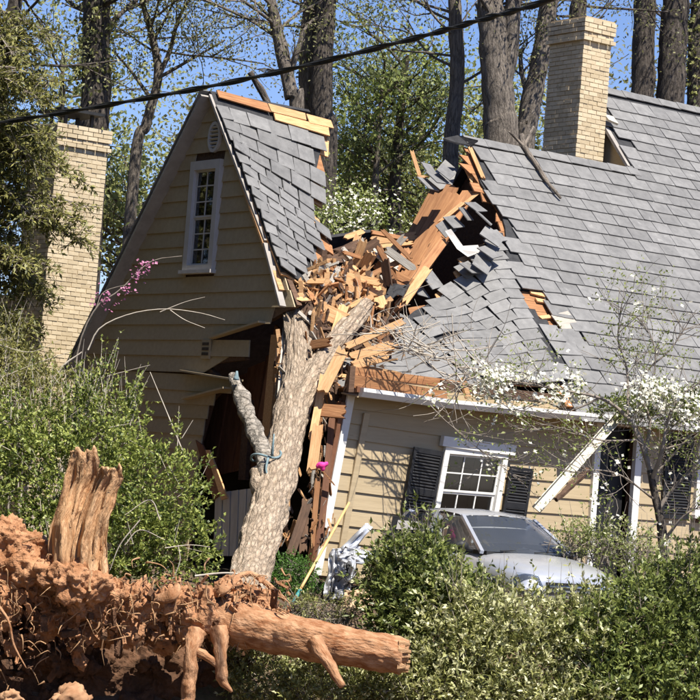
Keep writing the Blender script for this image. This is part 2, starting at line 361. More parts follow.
def mainL(w): return ip(w, [(-.5, 4.75), (.6, 4.75), (2.06, 4.95), (2.6, 5.35), (2.9, 5.46), (3.4, 5.34), (3.8, 5.5), (4.3, 5.6)])
roof = sheet('B', -.47, RW - .03, mainL, lambda w: UEND, .012, .03, 'roof', M['felt'], house, nu=60, nw=30,
             holes=lambda u, w: 4.9 < u < 5.75 and .95 < w < 1.5 and abs((u - 5.3) + (w - 1.22) * 1.1) < .33)
tall = sheet('B', RW - .03, TW, lambda w: UT, lambda w: UEND, .012, .03, 'upper_roof', M['felt'], house, nu=2, nw=2)
def hole(u, w): return (4.85 < u < 5.85 and .85 < w < 1.58 and abs((u - 5.3) + (w - 1.22) * 1.1) < .30)
cands = []      # (zone, u, w, width, jit, lift, parent-key)
i = 0; w = -.40
while w < TW - .1:
    u = UEND - (.3 if i % 2 else 0); 
    right = w > RW - .13
    lo = UT + .05 if right else mainL(w)
    while u > lo - .1:
        wd = random.choice((.42, .52, .52, .62)); u -= wd
        cu = u + wd / 2
        if cu < lo + .05: break
        if hole(cu, w): continue
        cands.append(('B', cu, w, wd, 1.0 if cu > 6.3 else 2.4, 0, 'tall' if right else 'roof'))
    w += DW; i += 1
# flap that folded down to the left of the crease
def flapL(w): return ip(w, [(0, 2.2), (.12, .9), (.5, .55), (.9, .7), (1.2, 1.1), (1.5, 2.2), (1.75, 3.2), (2.0, 4.0), (2.3, 4.6), (2.6, 4.95)])
flap = sheet('C', .06, 2.55, flapL, lambda w: uc(w) + .02, .012, .03, 'roof_flap', M['felt'], house, nu=26, nw=16)
w = .18; i = 0
while w < 2.5:
    u = uc(w) - .02
    while True:
        wd = random.choice((.42, .52)); u -= wd * .84
        if u + wd * .4 < flapL(w): break
        if random.random() < .04 and u < 4: continue
        cands.append(('C', u + wd * .42, w, wd, 2.2, .0, 'flap'))
    w += DW * .78; i += 1
# piece still standing over the gable
AR = [(.9, .1), (1.4, .18), (1.75, .5), (2.2, .98), (2.8, 1.5), (3.2, 1.42), (3.5, 1.75), (3.9, 2.15), (4.3, 2.2)]
wing = sheet('A', 1.65, RW - .02, lambda w: -.10, lambda w: ip(w, AR) - .08, .012, .03, 'wing_roof', M['felt'], house, nu=12, nw=20)
w = 1.74; i = 0
while w < 4.0:
    u = -.13; first = True
    while True:
        wd = (.3 if i % 2 else .42) if first else random.choice((.42, .52)); first = False; e = wd * .84
        if u + e * .7 > ip(w, AR) + random.uniform(-.08, .14): break
        cands.append(('A', u + e / 2, w, wd, 2.0, .004 + (.015 if random.random() < .15 else 0), 'wing')); u += e
    w += DW * .8; i += 1
parents = {'roof': roof, 'tall': tall, 'flap': flap, 'wing': wing}
def px(p):
    q = CR.transposed() @ (hw(*p) - CAM); return 350 + F * q.x / -q.z, 350 - F * q.y / -q.z
inview = []; rest = {}
for c in cands:
    x, y = px(S(c[1], c[2], c[0]))
    if -5 < x < 712: inview.append(c)
    else: rest.setdefault(c[6], []).append(c)
cnt = {}
for c in inview:
    k = c[6]; cnt[k] = cnt.get(k, 0) + 1
# the main slope has the most slates: the nearest 300 stay single, the rest is one mesh
rc = sorted([c for c in inview if c[6] == 'roof'], key=lambda c: c[1])
single = [c for c in inview if c[6] != 'roof'] + rc[:300]
for c in rc[300:]: rest.setdefault('roof', []).append(c)
def put_slate(c, me=None):
    z, u, w, wd, jit, lift, key = c
    o = bpy.data.objects.new('slate', me or random.choice(SLATES[wd])); col.objects.link(o); o.parent = parents[key]
    o.matrix_basis = slate_matrix(u, w, z, jit, lift) @ (Matrix.Scale(.85, 4) if z in 'AC' else Matrix.Identity(4)); return o
for c in single: put_slate(c)
for key, L in rest.items():
    b = MB()
    for c in L:
        me = random.choice(SLATES[c[3]]); mtx = slate_matrix(c[1], c[2], c[0], c[4], c[5])
        b.add([mtx @ v.co for v in me.vertices], [tuple(p.vertices) for p in me.polygons])
    tag(b.build('slate_courses', M['slate'], parents[key]), kind='stuff')
# ridge caps
for a, bnd, z, wq, key in ((5.5, UT, RZ, RW, 'roof'), (UT, UEND, Z0 + SL * TW, TW, 'tall')):
    u = a
    while u < bnd - .1:
        L = min(.52, bnd - u); b = MB(); t = .02 + random.uniform(0, .01)
        for s in (-1, 1):
            b.poly([(u, wq, z + .06 + t), (u + L + .04, wq, z + .05 + t), (u + L + .04, wq + s * .14, z + .05 + t - .14 * SL), (u, wq + s * .14, z + .06 + t - .14 * SL)], .022)
        b.build('ridge_tile', M['slate'], parents[key]); u += L
# --- deck boards under the slates, torn ends stick out
def deck_board(zone, w, wd, a, c, mtl, parent, off=-.035, th=.03, seg=6, ragL=True):
    b = MB(); n = seg
    for i in range(n + 1):
        u = lerp(a, c, i / n)
        for dw in (-wd / 2, wd / 2):
            uu = u
            if i == 0 and ragL: uu += random.uniform(-.1, .1)
            if i == n and not ragL: uu += random.uniform(-.1, .1)
            p, x, y, nn = frame(uu, w + dw * .96, zone)
            b.v.append(tuple(p + nn * off)); b.v.append(tuple(p + nn * (off - th)))
    for i in range(n):
        k = i * 4
        b.f += [(k, k + 4, k + 6, k + 2), (k + 1, k + 3, k + 7, k + 5), (k, k + 1, k + 5, k + 4), (k + 2, k + 6, k + 7, k + 3)]
    b.f += [(0, 2, 3, 1), (n * 4, n * 4 + 1, n * 4 + 3, n * 4 + 2)]
    b.uv = [(0, 0)] * sum(len(f) for f in b.f)
    return b.build('deck_board', mtl, parent)
BW = .17
for k in range(27):
    w = -.36 + k * BW
    deck_board('B', w, BW, mainL(w) - random.uniform(.0, .28), 9.5, M['sheath'], roof, seg=4)
for k in range(14):
    w = .14 + k * BW
    if w > 2.5: break
    deck_board('C', w, BW, max(.25, flapL(w) - random.uniform(.02, .35)), uc(w), random.choice([M['sheath'], M['split'], M['split']]), flap, seg=10)
for k in range(20):
    w = 1.7 + k * BW
    if w > RW - .05: break
    deck_board('A', w, BW, -.1, ip(w, AR) + random.uniform(-.02, .2), random.choice([M['sheath'], M['split']]), wing, seg=6, ragL=False, off=-.02)
# bare strip of sheathing below the left ridge
for row, (wa, wb) in enumerate(((4.00, 4.12), (4.13, 4.25))):
    a = -.03
    while a < 2.25:
        L = random.uniform(.55, 1.3); e = min(a + L, 2.3 + random.uniform(-.1, .15)); n = frame(a + .2, 4.12, 'A')[3]
        if random.random() < .85:
            b = MB(); h = .062 + random.uniform(0, .02)
            b.poly([S(a, wa + random.uniform(-.03, .02), 'A') + n * h, S(e - .01 + random.uniform(-.05, .0), wa + random.uniform(-.04, .02), 'A') + n * h, S(e - .01, wb, 'A') + n * (h - .01), S(a + random.uniform(0, .04), wb, 'A') + n * (h - .01)], .025)
            b.build('ridge_board', M[random.choice(['sheath', 'split'])], wing)
        a = e
# --- rear slopes
def slab(pts, th, name, m, parent): b = MB(); b.poly(pts, th); return b.build(name, m, parent)
def rz(w): return RZ - 1.22 * (w - RW)
slab([(-.1, RW, rz(RW)), (-.1, 8.15, rz(8.15)), (2.0, 8.15, rz(8.15)), (2.0, RW, rz(RW))][::-1], .08, 'rear_roof', M['felt'], house)
slab([(2.0, 6.3, rz(6.3)), (2.0, 8.15, rz(8.15)), (5.8, 8.15, rz(8.15)), (5.8, 5.75, rz(5.75)), (4.6, 5.7, rz(5.7)), (3.6, 5.9, rz(5.9)), (2.9, 6.35, rz(6.35))][::-1], .08, 'rear_roof', M['felt'], house)
slab([(5.8, RW, RZ - .03), (5.8, 8.15, rz(8.15)), (UEND, 8.15, rz(8.15)), (UEND, RW, RZ - .03)][::-1], .08, 'rear_roof', M['felt'], house)
zt = Z0 + SL * TW
slab([(UT, TW, zt - .03), (UT, 12, zt - .03 - SL * 6), (UEND, 12, zt - .03 - SL * 6), (UEND, TW, zt - .03)][::-1], .08, 'rear_roof', M['felt'], house)
# tall block gable above the middle roof, clapboarded
slab([(UT + .1, 2.5, Z0 + SL * 2.5 - .15), (UT + .1, TW, zt - .12), (UT + .1, 9.5, zt - .12 - SL * 3.5), (UT + .1, 9.5, 4), (UT + .1, 2.5, 4)], .1, 'upper_gable_wall', M['siding'], house)
b = MB(); b.bar((UT - .02, RW - .1, Z0 + SL * (RW - .1) - .04), (UT - .02, TW, zt - .02), .06, .17, (1, 0, 0)); b.build('rake_board', M['rake'], house)
b = MB()
# --- gable wall
def rkL(z): return RW + (8.16 - z) / 1.22
def rkR(z): return RW - (8.16 - z) / 1.24
CE = .27
END = {4.2: 1.95, 3.93: 3.7, 3.66: 2.5, 3.39: 3.85, 3.12: 2.95, 2.85: 3.45, 2.58: 3.62, 2.31: 3.7, 2.04: 3.75, 1.77: 3.8, 1.5: 3.85, 1.23: 3.9, .96: 3.9, .69: 3.9, .42: 3.9}
gw = MB()
prof = [(rkL(.1) if rkL(.1) < 8.1 else 8.1, .1), (8.1, rz(8.1) - .08), (RW, 8.1), (rkR(4.5), 4.5), (2.05, 4.25), (3.75, 3.95), (2.7, 3.8), (2.7, 3.6), (3.9, 3.5), (3.2, 3.2), (3.65, 2.9), (3.9, 2.2), (4.0, .1)]
V = [(.03, w, z) for w, z in prof] + [(.13, w, z) for w, z in prof]; k = len(prof)
gw.add(V, [tuple(range(k)), tuple(range(2 * k - 1, k - 1, -1))] + [(i, i + k, (i + 1) % k + k, (i + 1) % k) for i in range(k)])
gable = gw.build('gable_wall', M['dkwood'], house)
WL0, WL1, WZ0, WZ1 = 3.76, 4.70, 5.12, 7.02      # window opening outline
def clap(wa, wb, z, tilt=0, m=None, jag=0, name='clapboard', drop=0):
    """a lapped board on the gable, wa is the left (deep) end"""
    la, lb = wa, wb
    za = z; b = MB()
    ztop = z + CE + .01
    wa_t = min(wa, rkL(ztop)) if wa > 7.9 or abs(wa - rkL(z)) < .6 else wa
    wb_t = wb + jag
    if abs(wb - rkR(z)) < .02: wb_t = rkR(ztop)
    dz0, dz1 = 0, tilt
    P = [(-.035, wa, z + dz0), (-.035, wb, z + dz1), (-.002, wb_t, ztop + dz1), (-.002, wa_t, ztop + dz0),
         (-.012, wa, z + dz0), (-.012, wb, z + dz1), (.02, wb_t, ztop + dz1), (.02, wa_t, ztop + dz0)]
    b.add(P, [(0, 3, 2, 1), (4, 5, 6, 7), (0, 1, 5, 4), (3, 7, 6, 2), (0, 4, 7, 3), (1, 2, 6, 5)])
    return b.build(name, M['siding'], gable)
z = .42 - CE
while z < 7.95:
    zk = round(z, 2)
    wl = min(8.08, rkL(z) - .02)
    if zk in END: wr = END[zk]
    elif z < .4: wr = 3.9
    else: wr = rkR(z)
    tl = {3.12: -.10, 3.39: -.03, 2.85: -.04, 3.66: -.02}.get(zk, random.uniform(-.015, .005))
    jg = {4.2: -.05, 3.93: -1.2, 3.39: -.7}.get(zk, random.uniform(-.02, .06) if zk in END else 0)
    if zk == 3.93: jg = -1.55
    if z + CE > WZ0 and z < WZ1:
        clap(wl, WL1, z, 0); clap(WL0, wr, z, 0)
    else: clap(wl, wr, z, tl, jag=jg)
    z = round(z + CE, 4)
for (x0, y0, x1, y1, hh) in ((184, 371, 238, 380, .20), (186, 399, 228, 388, .2), (212, 338, 262, 322, .14)):
    a = H(x0, y0, (1, 0, 0), -.05); c = H(x1, y1, (1, 0, 0), -.14); q = MB(); q.bar(a, c, .03, hh, (1, 0, 0)); q.build('clapboard', M['siding'], gable)
# rake boards
def bar(name, a, b, w, t, up, m, parent=house): q = MB(); q.bar(a, b, w, t, up); return q.build(name, m, parent)
bar('rake_board', (-.07, RW + .02, 8.13), (-.07, 8.2, rz(8.2) - .10), .05, .40, (1, 0, 0), M['rake'])
bar('rake_board', (-.075, RW - .03, 8.15), (-.075, 2.15, 8.15 - 1.24 * 2.1), .045, .15, (1, 0, 0), M['rake'])
bar('rake_board', (-.09, 3.05, 6.62), (-.13, 1.55, 4.72), .04, .10, (1, 0, 0), M['split'])
bar('rake_board', (-.13, 2.1, 5.5), (-.17, 1.42, 4.45), .04, .12, (1, 0, 0), M['rake'])
# rear slope slate edge seen above the left rake
for k in range(20):
    w = RW + .05 + k * .2
    bar('edge_slate', (-.12, w, rz(w) + .08), (-.12, w + .22, rz(w + .22) + .095), .30, .022, (0, 1.22, 1), M['slate'], wing)
# eave return and cornice at the far left corner of the gable
bar('eave_return', (-.12, 8.32, 3.28), (-.12, 7.9, 3.28), .14, .22, (0, 0, 1), M['trimgrey'])
bar('corner_board', (-.05, 8.04, .1), (-.05, 8.04, 3.2), .12, .05, (1, 0, 0), M['trimgrey'])
# --- window builder: origin + two axes on a wall
def window(parent, o, ax, n, wd, hh, fr, cols, rows, fm, name='window', shear=0, sash=2, label=None, sill=True, curtain=True, cw=None):
    o = Vector(o); ax = Vector(ax); n = Vector(n); Z = Vector((shear * ax.x, shear * ax.y, 1))
    P = lambda x, z, d: o + ax * x + Z * z + n * d
    def rect(b, x0, x1, z0, z1, d0, d1):
        V = [P(x, z, d) for d in (d0, d1) for z in (z0, z1) for x in (x0, x1)]
        b.add(V, [(0, 2, 3, 1), (4, 5, 7, 6), (0, 1, 5, 4), (1, 3, 7, 5), (3, 2, 6, 7), (2, 0, 4, 6)])
    b = MB()
    rect(b, 0, fr, 0, hh, -.03, .07); rect(b, wd - fr, wd, 0, hh, -.03, .07); rect(b, fr, wd - fr, hh - fr * 1.2, hh, -.03, .072); rect(b, fr, wd - fr, 0, fr * .7, -.03, .068)
    win = b.build(name, fm, parent)
    if label: win['label'] = label
    if sill:
        b = MB(); rect(b, -.04, wd + .04, -.06, .0, -.02, .12); b.build('sill', fm, win)
    x0, x1, z0, z1 = fr, wd - fr, fr * .7, hh - fr * 1.2
    for s in range(sash):
        za = lerp(z0, z1, s / sash); zb = lerp(z0, z1, (s + 1) / sash); d = -.03 + .018 * (s)
        b = MB(); st = .035
        rect(b, x0, x0 + st, za, zb, d - .02, d + .02); rect(b, x1 - st, x1, za, zb, d - .02, d + .02)
        rect(b, x0 + st, x1 - st, za, za + st, d - .02, d + .021); rect(b, x0 + st, x1 - st, zb - st, zb, d - .02, d + .021)
        b.build('sash', fm, win)
        for i in range(1, cols):
            x = lerp(x0, x1, i / cols); b = MB(); rect(b, x - .011, x + .011, za + st, zb - st, d - .012, d + .014); b.build('muntin', fm, win)
        for j in range(1, rows):
            zz = lerp(za, zb, j / rows); b = MB(); rect(b, x0 + st, x1 - st, zz - .011, zz + .011, d - .013, d + .012); b.build('muntin', fm, win)
        for i in range(cols):
            for j in range(rows):
                xa, xb = lerp(x0, x1, i / cols), lerp(x0, x1, (i + 1) / cols); zc, ze = lerp(za, zb, j / rows), lerp(za, zb, (j + 1) / rows)
                b = MB(); rect(b, xa + .004, xb - .004, zc + .004, ze - .004, d - .005, d + .001); b.build('pane', M['glass'], win)
    b = MB(); rect(b, x0 - .05, x1 + .05, z0 - .05, z1 + .05, -.75, -.72); b.build('room_backing', M['interior'], win)
    if curtain:
        for (xa, xb) in cw or ((x0, lerp(x0, x1, .27)), (lerp(x0, x1, .70), x1)):
            b = MB(); nfold = 10; V = []
            for i in range(nfold + 1):
                x = lerp(xa, xb, i / nfold); d = -.11 + .018 * (i % 2)
                V += [P(x, z0, d), P(x + .01, z1, d)]
            b.add(V, [(2 * i, 2 * i + 2, 2 * i + 3, 2 * i + 1) for i in range(nfold)]); b.build('curtain', M['curtain'], win)
    return win
window(house, (-.03, WL1, WZ0), (0, -1, 0), (-1, 0, 0), WL1 - WL0, WZ1 - WZ0, .13, 2, 3, M['trimgrey'], label='narrow white sash window high in the gable')
# oval vent
b = MB(); cw, cz = 4.07, 7.42; ra, rb = .19, .27; n = 28
V = []; 
for k in range(n):
    a = 2 * math.pi * k / n
    for (s, d) in ((1, -.02), (1, -.075), (.78, -.075), (.78, -.02)): V.append((d, cw + math.cos(a) * ra * s, cz + math.sin(a) * rb * s))
b.add(V, [((k * 4 + j), (k * 4 + (j + 1) % 4), (((k + 1) % n) * 4 + (j + 1) % 4), (((k + 1) % n) * 4 + j)) for k in range(n) for j in range(4)])
vent = b.build('vent', M['trimgrey'], house); vent['label'] = 'oval louvred vent below the gable peak'
for k in range(6):
    zz = cz - .17 + k * .068; hwid = ra * .78 * math.sqrt(max(.02, 1 - ((zz - cz) / (rb * .78)) ** 2))
    bar('slat', (-.05, cw - hwid, zz), (-.05, cw + hwid, zz), .05, .016, (.7, 0, 1), M['trimgrey'], vent)
b = MB(); b.add([(-.022, cw + math.cos(2 * math.pi * k / n) * ra * .8, cz + math.sin(2 * math.pi * k / n) * rb * .8) for k in range(n)], [tuple(range(n))]); b.build('vent_backing', M['interior'], vent)
# small square grille
b = MB(); g0 = (3.80, 3.62); b.box((-.045, g0[0], g0[1] + .14), (.03, .26, .32)); gr = b.build('wall_grille', M['siding'], house)
for k in range(3): b = MB(); b.box((-.062, g0[0], g0[1] + .06 + k * .085), (.012, .2, .05)); b.build('grille_slot', M['interior'], gr)
# --- front wall, racked sideways near the corner
def shr(u): return .13 * (1 - smooth((u - 3.6) / 1.6))
def FW(u, z, out=0): return Vector((u + shr(u) * (z - .6) - .1 * (1 - smooth((u - 3.6) / 1.6)), -out, z + .045 * max(0, 3.2 - u) * smooth((3.4 - z) / 1.2)))
b = MB(); ops = [(2.08, 3.42, .95, 2.3), (5.55, 6.42, 0, 3.0), (7.9, 9.3, 1.6, 2.95)]
def fpiece(b, u0, u1, z0, z1, o0, o1, o2=None, nu=None):
    """box on the front wall following the racking; o0 back, o1 front (bottom), o2 front (top)"""
    o2 = o1 if o2 is None else o2; nu = nu or max(1, int((u1 - u0) / .8))
    st = len(b.v); vs_ = []; fs = []
    for i in range(nu + 1):
        u = lerp(u0, u1, i / nu); vs_ += [FW(u, z0, o0), FW(u, z0, o1), FW(u, z1, o2), FW(u, z1, o0)]
    for i in range(nu):
        k = i * 4
        fs += [(k + 1, k + 5, k + 6, k + 2), (k, k + 3, k + 7, k + 4), (k, k + 4, k + 5, k + 1), (k + 2, k + 6, k + 7, k + 3)]
    fs += [(0, 1, 2, 3), (nu * 4, nu * 4 + 3, nu * 4 + 2, nu * 4 + 1)]
    b.add(vs_, fs)
# backing wall in strips around openings
cuts = sorted(set([0, UEND] + [x for o in ops for x in o[:2]]))
for a, c in zip(cuts[:-1], cuts[1:]):
    op = [o for o in ops if abs(o[0] - a) < 1e-6]
    if op:
        z0, z1 = op[0][2:]
        if z0 > 0: fpiece(b, a, c, 0, z0, -.12, .0)
        fpiece(b, a, c, z1, 3.45, -.12, .0)
    else: fpiece(b, a, c, 0, 3.45, -.12, .0)
front = b.build('front_wall', M['dkwood'], house)
z = .1
while z < 3.3:
    segs = [[.02, UEND]]
    for o in ops:
        if z + CE > o[2] + .02 and z < o[3] - .02:
            new = []
            for s in segs:
                if s[0] < o[0] < s[1]: new += [[s[0], o[0] - .0], [o[1] + .0, s[1]]]
                else: new.append(s)
            segs = new
    for s in segs:
        if s[1] - s[0] > 6: s2 = [[s[0], s[0] + 4.1], [s[0] + 4.103, s[1]]]
        else: s2 = [s]
        for q in s2:
            b = MB(); fpiece(b, q[0], q[1], z, z + CE + .01, .003, .034, .006); b.build('clapboard', M['siding'], front)
    z += CE
# corner boards
b = MB(); fpiece(b, -.03, .11, .1, 3.05, .036, .075, nu=1); b.build('corner_board', M['white'], house)
b = MB(); fpiece(b, -.12, -.035, .1, 2.9, -.06, .06, nu=1); b.build('corner_post', M['brownpanel'], house)
b = MB(); fpiece(b, .36, .47, .1, 2.75, .036, .07, nu=1); b.build('corner_batten', M['siding'], house)
# windows in front wall
window(house, FW(2.08, .95, .03), (1, 0, 0), (0, -1, 0), 1.34, 1.42, .10, 3, 2, M['white'], shear=.13, curtain=False, sill=True, label='white window of small panes between black shutters')
b = MB(); fpiece(b, 1.98, 3.52, 2.36, 2.53, .036, .13, nu=2); b.build('window_head', M['white'], house)
window(house, (7.9, -.03, 1.6), (1, 0, 0), (0, -1, 0), 1.3, 1.4, .1, 3, 2, M['white'], curtain=False)
def shutter(u0, u1, z0, z1, lean, dz=0, out=.05):
    b = MB(); st = .055
    def q(b, ua, ub, za, zb, o0, o1):
        V = []
        for o in (o0, o1):
            for zz in (za, zb):
                for uu in (ua, ub): p = FW(uu, zz, out + o); p.x += lean * (zz - z0); p.z += dz * (uu - u0); V.append(p)
        b.add(V, [(0, 2, 3, 1), (4, 5, 7, 6), (0, 1, 5, 4), (1, 3, 7, 5), (3, 2, 6, 7), (2, 0, 4, 6)])
    q(b, u0, u0 + st, z0, z1, 0, .035); q(b, u1 - st, u1, z0, z1, 0, .035)
    for zz in (z0, (z0 + z1) / 2 - .04, z1 - .08): q(b, u0 + st, u1 - st, zz, zz + .08, .002, .033)
    sh = b.build('shutter', M['shutter'], house)
    n = int((z1 - z0) / .055)
    for i in range(n):
        zz = z0 + .09 + i * (z1 - z0 - .16) / n
        b = MB(); V = []
        for uu in (u0 + st, u1 - st):
            for (o, dzz) in ((.004, .04), (.03, 0), (.034, .01), (.008, .05)):
                p = FW(uu, zz + dzz, out + o); p.x += lean * (zz - z0); p.z += dz * (uu - u0); V.append(p)
        b.add(V, [(0, 1, 2, 3), (4, 7, 6, 5), (0, 4, 5, 1), (1, 5, 6, 2), (2, 6, 7, 3), (3, 7, 4, 0)]); b.build('slat', M['shutter'], sh)
    return sh
shutter(1.42, 2.03, .9, 2.28, .0, -.02, .10)['label'] = 'black louvred shutter left of the front window, tilted'
shutter(3.5, 4.02, .9, 2.18, .0, -.03, .06)
shutter(7.12, 7.78, 1.5, 3.0, 0)
# door
b = MB(); fpiece(b, 5.45, 5.58, 0, 3.02, .0, .09, nu=1); fpiece(b, 6.40, 6.55, 0, 3.15, .0, .09, nu=1); fpiece(b, 5.45, 6.55, 3.02, 3.14, .002, .085, nu=1)
door = b.build('door_frame', M['white'], house)
b = MB(); fpiece(b, 5.6, 6.38, 0, 3.0, -.22, -.16, nu=1); dr = b.build('door', M['shutter'], house)
for (a, c, e, f_) in ((5.68, 5.96, .2, 1.1), (6.02, 6.30, .2, 1.1), (5.68, 5.96, 1.25, 2.75), (6.02, 6.30, 1.25, 2.75)):
    b = MB(); fpiece(b, a, c, e, f_, -.16, -.145, nu=1); b.build('door_panel', M['shutter'], dr)
b = MB(); tube(b, [FW(6.27, 1.1, -.15), FW(6.27, 1.1, -.08)], [.025, .035], 8, 3); b.build('door_handle', M['chrome'], dr)
# fascia, gutter, soffit
def EV(u, dz=0, w=-.47): 
    return Vector((u, w, 3.06 + dz + ip(u, [(0, .05), (1.5, .0), (6, .03), (16, .03)])))
b = MB()
for u0, u1 in [(.15, 2.0), (2.0, 4.2), (4.2, 5.75)]:
    V = [EV(u, dz, w) for u in (u0, u1) for (w, dz) in ((-.40, .09), (-.53, .09), (-.53, .03), (-.47, -.05), (-.40, -.05))]
    b.add(V, [(0, 1, 6, 5), (1, 2, 7, 6), (2, 3, 8, 7), (3, 4, 9, 8), (4, 0, 5, 9), (0, 4, 3, 2, 1), (5, 6, 7, 8, 9)])
b.build('gutter', M['white'], house)
b = MB()
V = [EV(u, dz, w) for u in (5.95, UEND) for (w, dz) in ((-.40, .09), (-.53, .09), (-.53, .03), (-.47, -.05), (-.40, -.05))]
b.add(V, [(0, 1, 6, 5), (1, 2, 7, 6), (2, 3, 8, 7), (3, 4, 9, 8), (4, 0, 5, 9), (0, 4, 3, 2, 1), (5, 6, 7, 8, 9)]); b.build('gutter', M['trimgrey'], house)
b = MB(); b.poly([(.12, -.41, 3.05), (UEND, -.41, 3.05), (UEND, .02, 3.10), (.12, .02, 3.10)], .02); b.build('soffit', M['siding'], house)
# exposed brown eave framing where the slates slid away
for (p0, p1, hgt, mm, wq) in (((352, 371), (466, 386), .13, 'sheath', -.30), ((352, 381), (446, 398), .20, 'sheath', -.36), ((440, 385), (540, 398), .16, 'dkwood', -.34),
                              ((356, 389), (440, 402), .09, 'brownpanel', -.40), ((352, 365), (400, 374), .06, 'split', -.2), ((462, 378), (468, 398), .09, 'split', -.44), ((352, 366), (350, 392), .1, 'dkwood', -.44)):
    a = H(*p0, (0, 1, 0), wq); c = H(*p1, (0, 1, 0), wq)
    bar('eave_board', a, c, .06, hgt, (0, -1, 0) if False else (0, 0, 1), M[mm])
# --- closing the rest of the house: floors, rear and end walls keep the rooms dark
slab([(.1, .15, .05), (UEND, .15, .05), (UEND, 8, .05), (.1, 8, .05)], .1, 'floor_slab', M['interior'], house)
slab([(.1, 8.05, 0), (UEND, 8.05, 0), (UEND, 8.05, 3.4), (.1, 8.05, 3.4)], .1, 'rear_wall', M['siding'], house)
slab([(UEND - .1, 0, 0), (UEND - .1, 8, 0), (UEND - .1, 8, 3.5), (UEND - .1, RW, 8), (UEND - .1, 0, 3.5)], .1, 'end_wall', M['siding'], house)
slab([(1.6, .6, 2.9), (UEND - .2, .2, 2.9), (UEND - .2, 8, 2.9), (1.6, 8, 2.9)], .12, 'attic_floor', M['dkwood'], house)
slab([(6.0, .2, 3.0), (6.0, 8, 3.0), (6.0, 8, 3.6), (6.0, RW, 8.0), (6.0, .2, 3.7)], .08, 'attic_partition', M['dkwood'], house)
# brown wall panels inside the torn corner
def panel(name, pix, uu, m, th=.04):
    pts = [H(x, y, (1, 0, 0), uu) for x, y in pix]; b = MB(); b.poly(pts, th); return b.build(name, m, house)
for k, (x0, x1) in enumerate(((196, 214), (215, 232), (233, 250), (251, 268))):
    panel('wall_board', [(x0, 480 - k * 4), (x1, 476 - k * 4), (x1 + 16, 385 - k * 12), (x0 + 16, 392 - k * 12)], .75 + .03 * (k % 2), M['brownpanel'])
panel('wall_board', [(258, 420), (268, 418), (282, 330), (276, 325)], .35, M['brownpanel'])
panel('stud', [(263, 436), (271, 436), (280, 335), (273, 335)], .2, M['split'], .08)
panel('stud', [(240, 480), (247, 480), (252, 400), (246, 400)], .25, M['dkwood'], .08)
panel('wall_board', [(196, 440), (203, 445), (225, 490), (214, 500)], -.1, M['brownpanel'], .03)
panel('wall_board', [(206, 450), (210, 450), (228, 498), (222, 500)], -.16, M['split'], .03)
# bottom pieces: pale boards under the torn wall
for k in range(5):
    panel('skirt_board', [(214 + k * 8, 556), (221 + k * 8, 556), (223 + k * 8, 492 - k), (216 + k * 8, 493 - k)], -.05 + .01 * (k % 2), M['fence'], .03)
# --- chimney at the tall block, real bricks
def chimney(parent, u0, u1, w0, w1, z0, z1, name, corb=True, bl=.235, bh=.09, jt=.014):
    root = MB(); root.box(((u0 + u1) / 2, (w0 + w1) / 2, (z0 + z1) / 2), (u1 - u0 - .02, w1 - w0 - .02, z1 - z0 - .02)); c = root.build(name, M['mortar'], parent)
    b = MB(); z = z0; r = 0
    while z < z1 - .01:
        e = 0
        if corb:
            t = z1 - z
            e = .055 if t < .34 else (.03 if t < .43 else 0)
            if .36 < t < .44: e = .06
        a0, a1, c0, c1 = u0 - e, u1 + e, w0 - e, w1 + e
        for (x0, x1, side) in ((a0, a1, 0), (a0, a1, 2), (c0, c1, 1), (c0, c1, 3)):
            x = x0 - (bl / 2 if r % 2 else 0)
            while x < x1 - .01:
                xa = max(x, x0); xb = min(x + bl - jt, x1); x += bl
                if xb - xa < .03: continue
                d = random.uniform(-.008, .006); h = bh - jt
                if side == 0: b.box(((xa + xb) / 2, c0 + .05 + d, z + h / 2), (xb - xa, .1, h))
                elif side == 2: b.box(((xa + xb) / 2, c1 - .05 + d, z + h / 2), (xb - xa, .1, h))
                elif side == 1: b.box((a0 + .05 + d - .002, (xa + xb) / 2, z + h / 2 + .001), (.1, xb - xa, h - .002))
                else: b.box((a1 - .05 + d + .002, (xa + xb) / 2, z + h / 2 + .001), (.1, xb - xa, h - .002))
        z += bh; r += 1
    tag(b.build('brick_courses', M['brick'], c), kind='stuff'); return c
ch = chimney(house, 9.07, 9.80, 5.10, 6.13, 6.5, 11.25, 'chimney'); ch['label'] = 'painted brick chimney with corbelled top by the upper roof'
b = MB(); b.box((9.44, 5.6, 11.27), (.78, 1.08, .05)); b.build('chimney_cap', M['mortar'], ch)
b = MB(); b.poly([(9.8, 5.03, 9.30), (10.0, 4.95, 9.24), (10.0, 5.12, 9.40), (9.8, 5.16, 9.42)], .05); b.build('flashing', M['cream'], ch)
# --- tall chimney at the left behind the gable
p = hloc(at(75, 250, 46))
lc = chimney(house, p.x - .60, p.x + .55, p.y, p.y + 1.2, 0, 8.35, 'tall_chimney'); lc['label'] = 'tall sunlit painted brick chimney left of the gable'
b = MB(); 
lc2 = chimney(house, p.x - .56, p.x + .5, p.y + 1.22, p.y + 3.2, 0, 4.9, 'chimney_shoulder', corb=False)
b = MB()
for q in ((-.3, .3), (.3, .3), (-.3, .9), (.3, .9)): b.box((p.x + q[0], p.y + q[1], 8.5), (.06, .06, .3))
b.box((p.x - .02, p.y + .6, 8.68), (1.0, 1.0, .06)); b.build('chimney_hood', M['plastic'], lc)
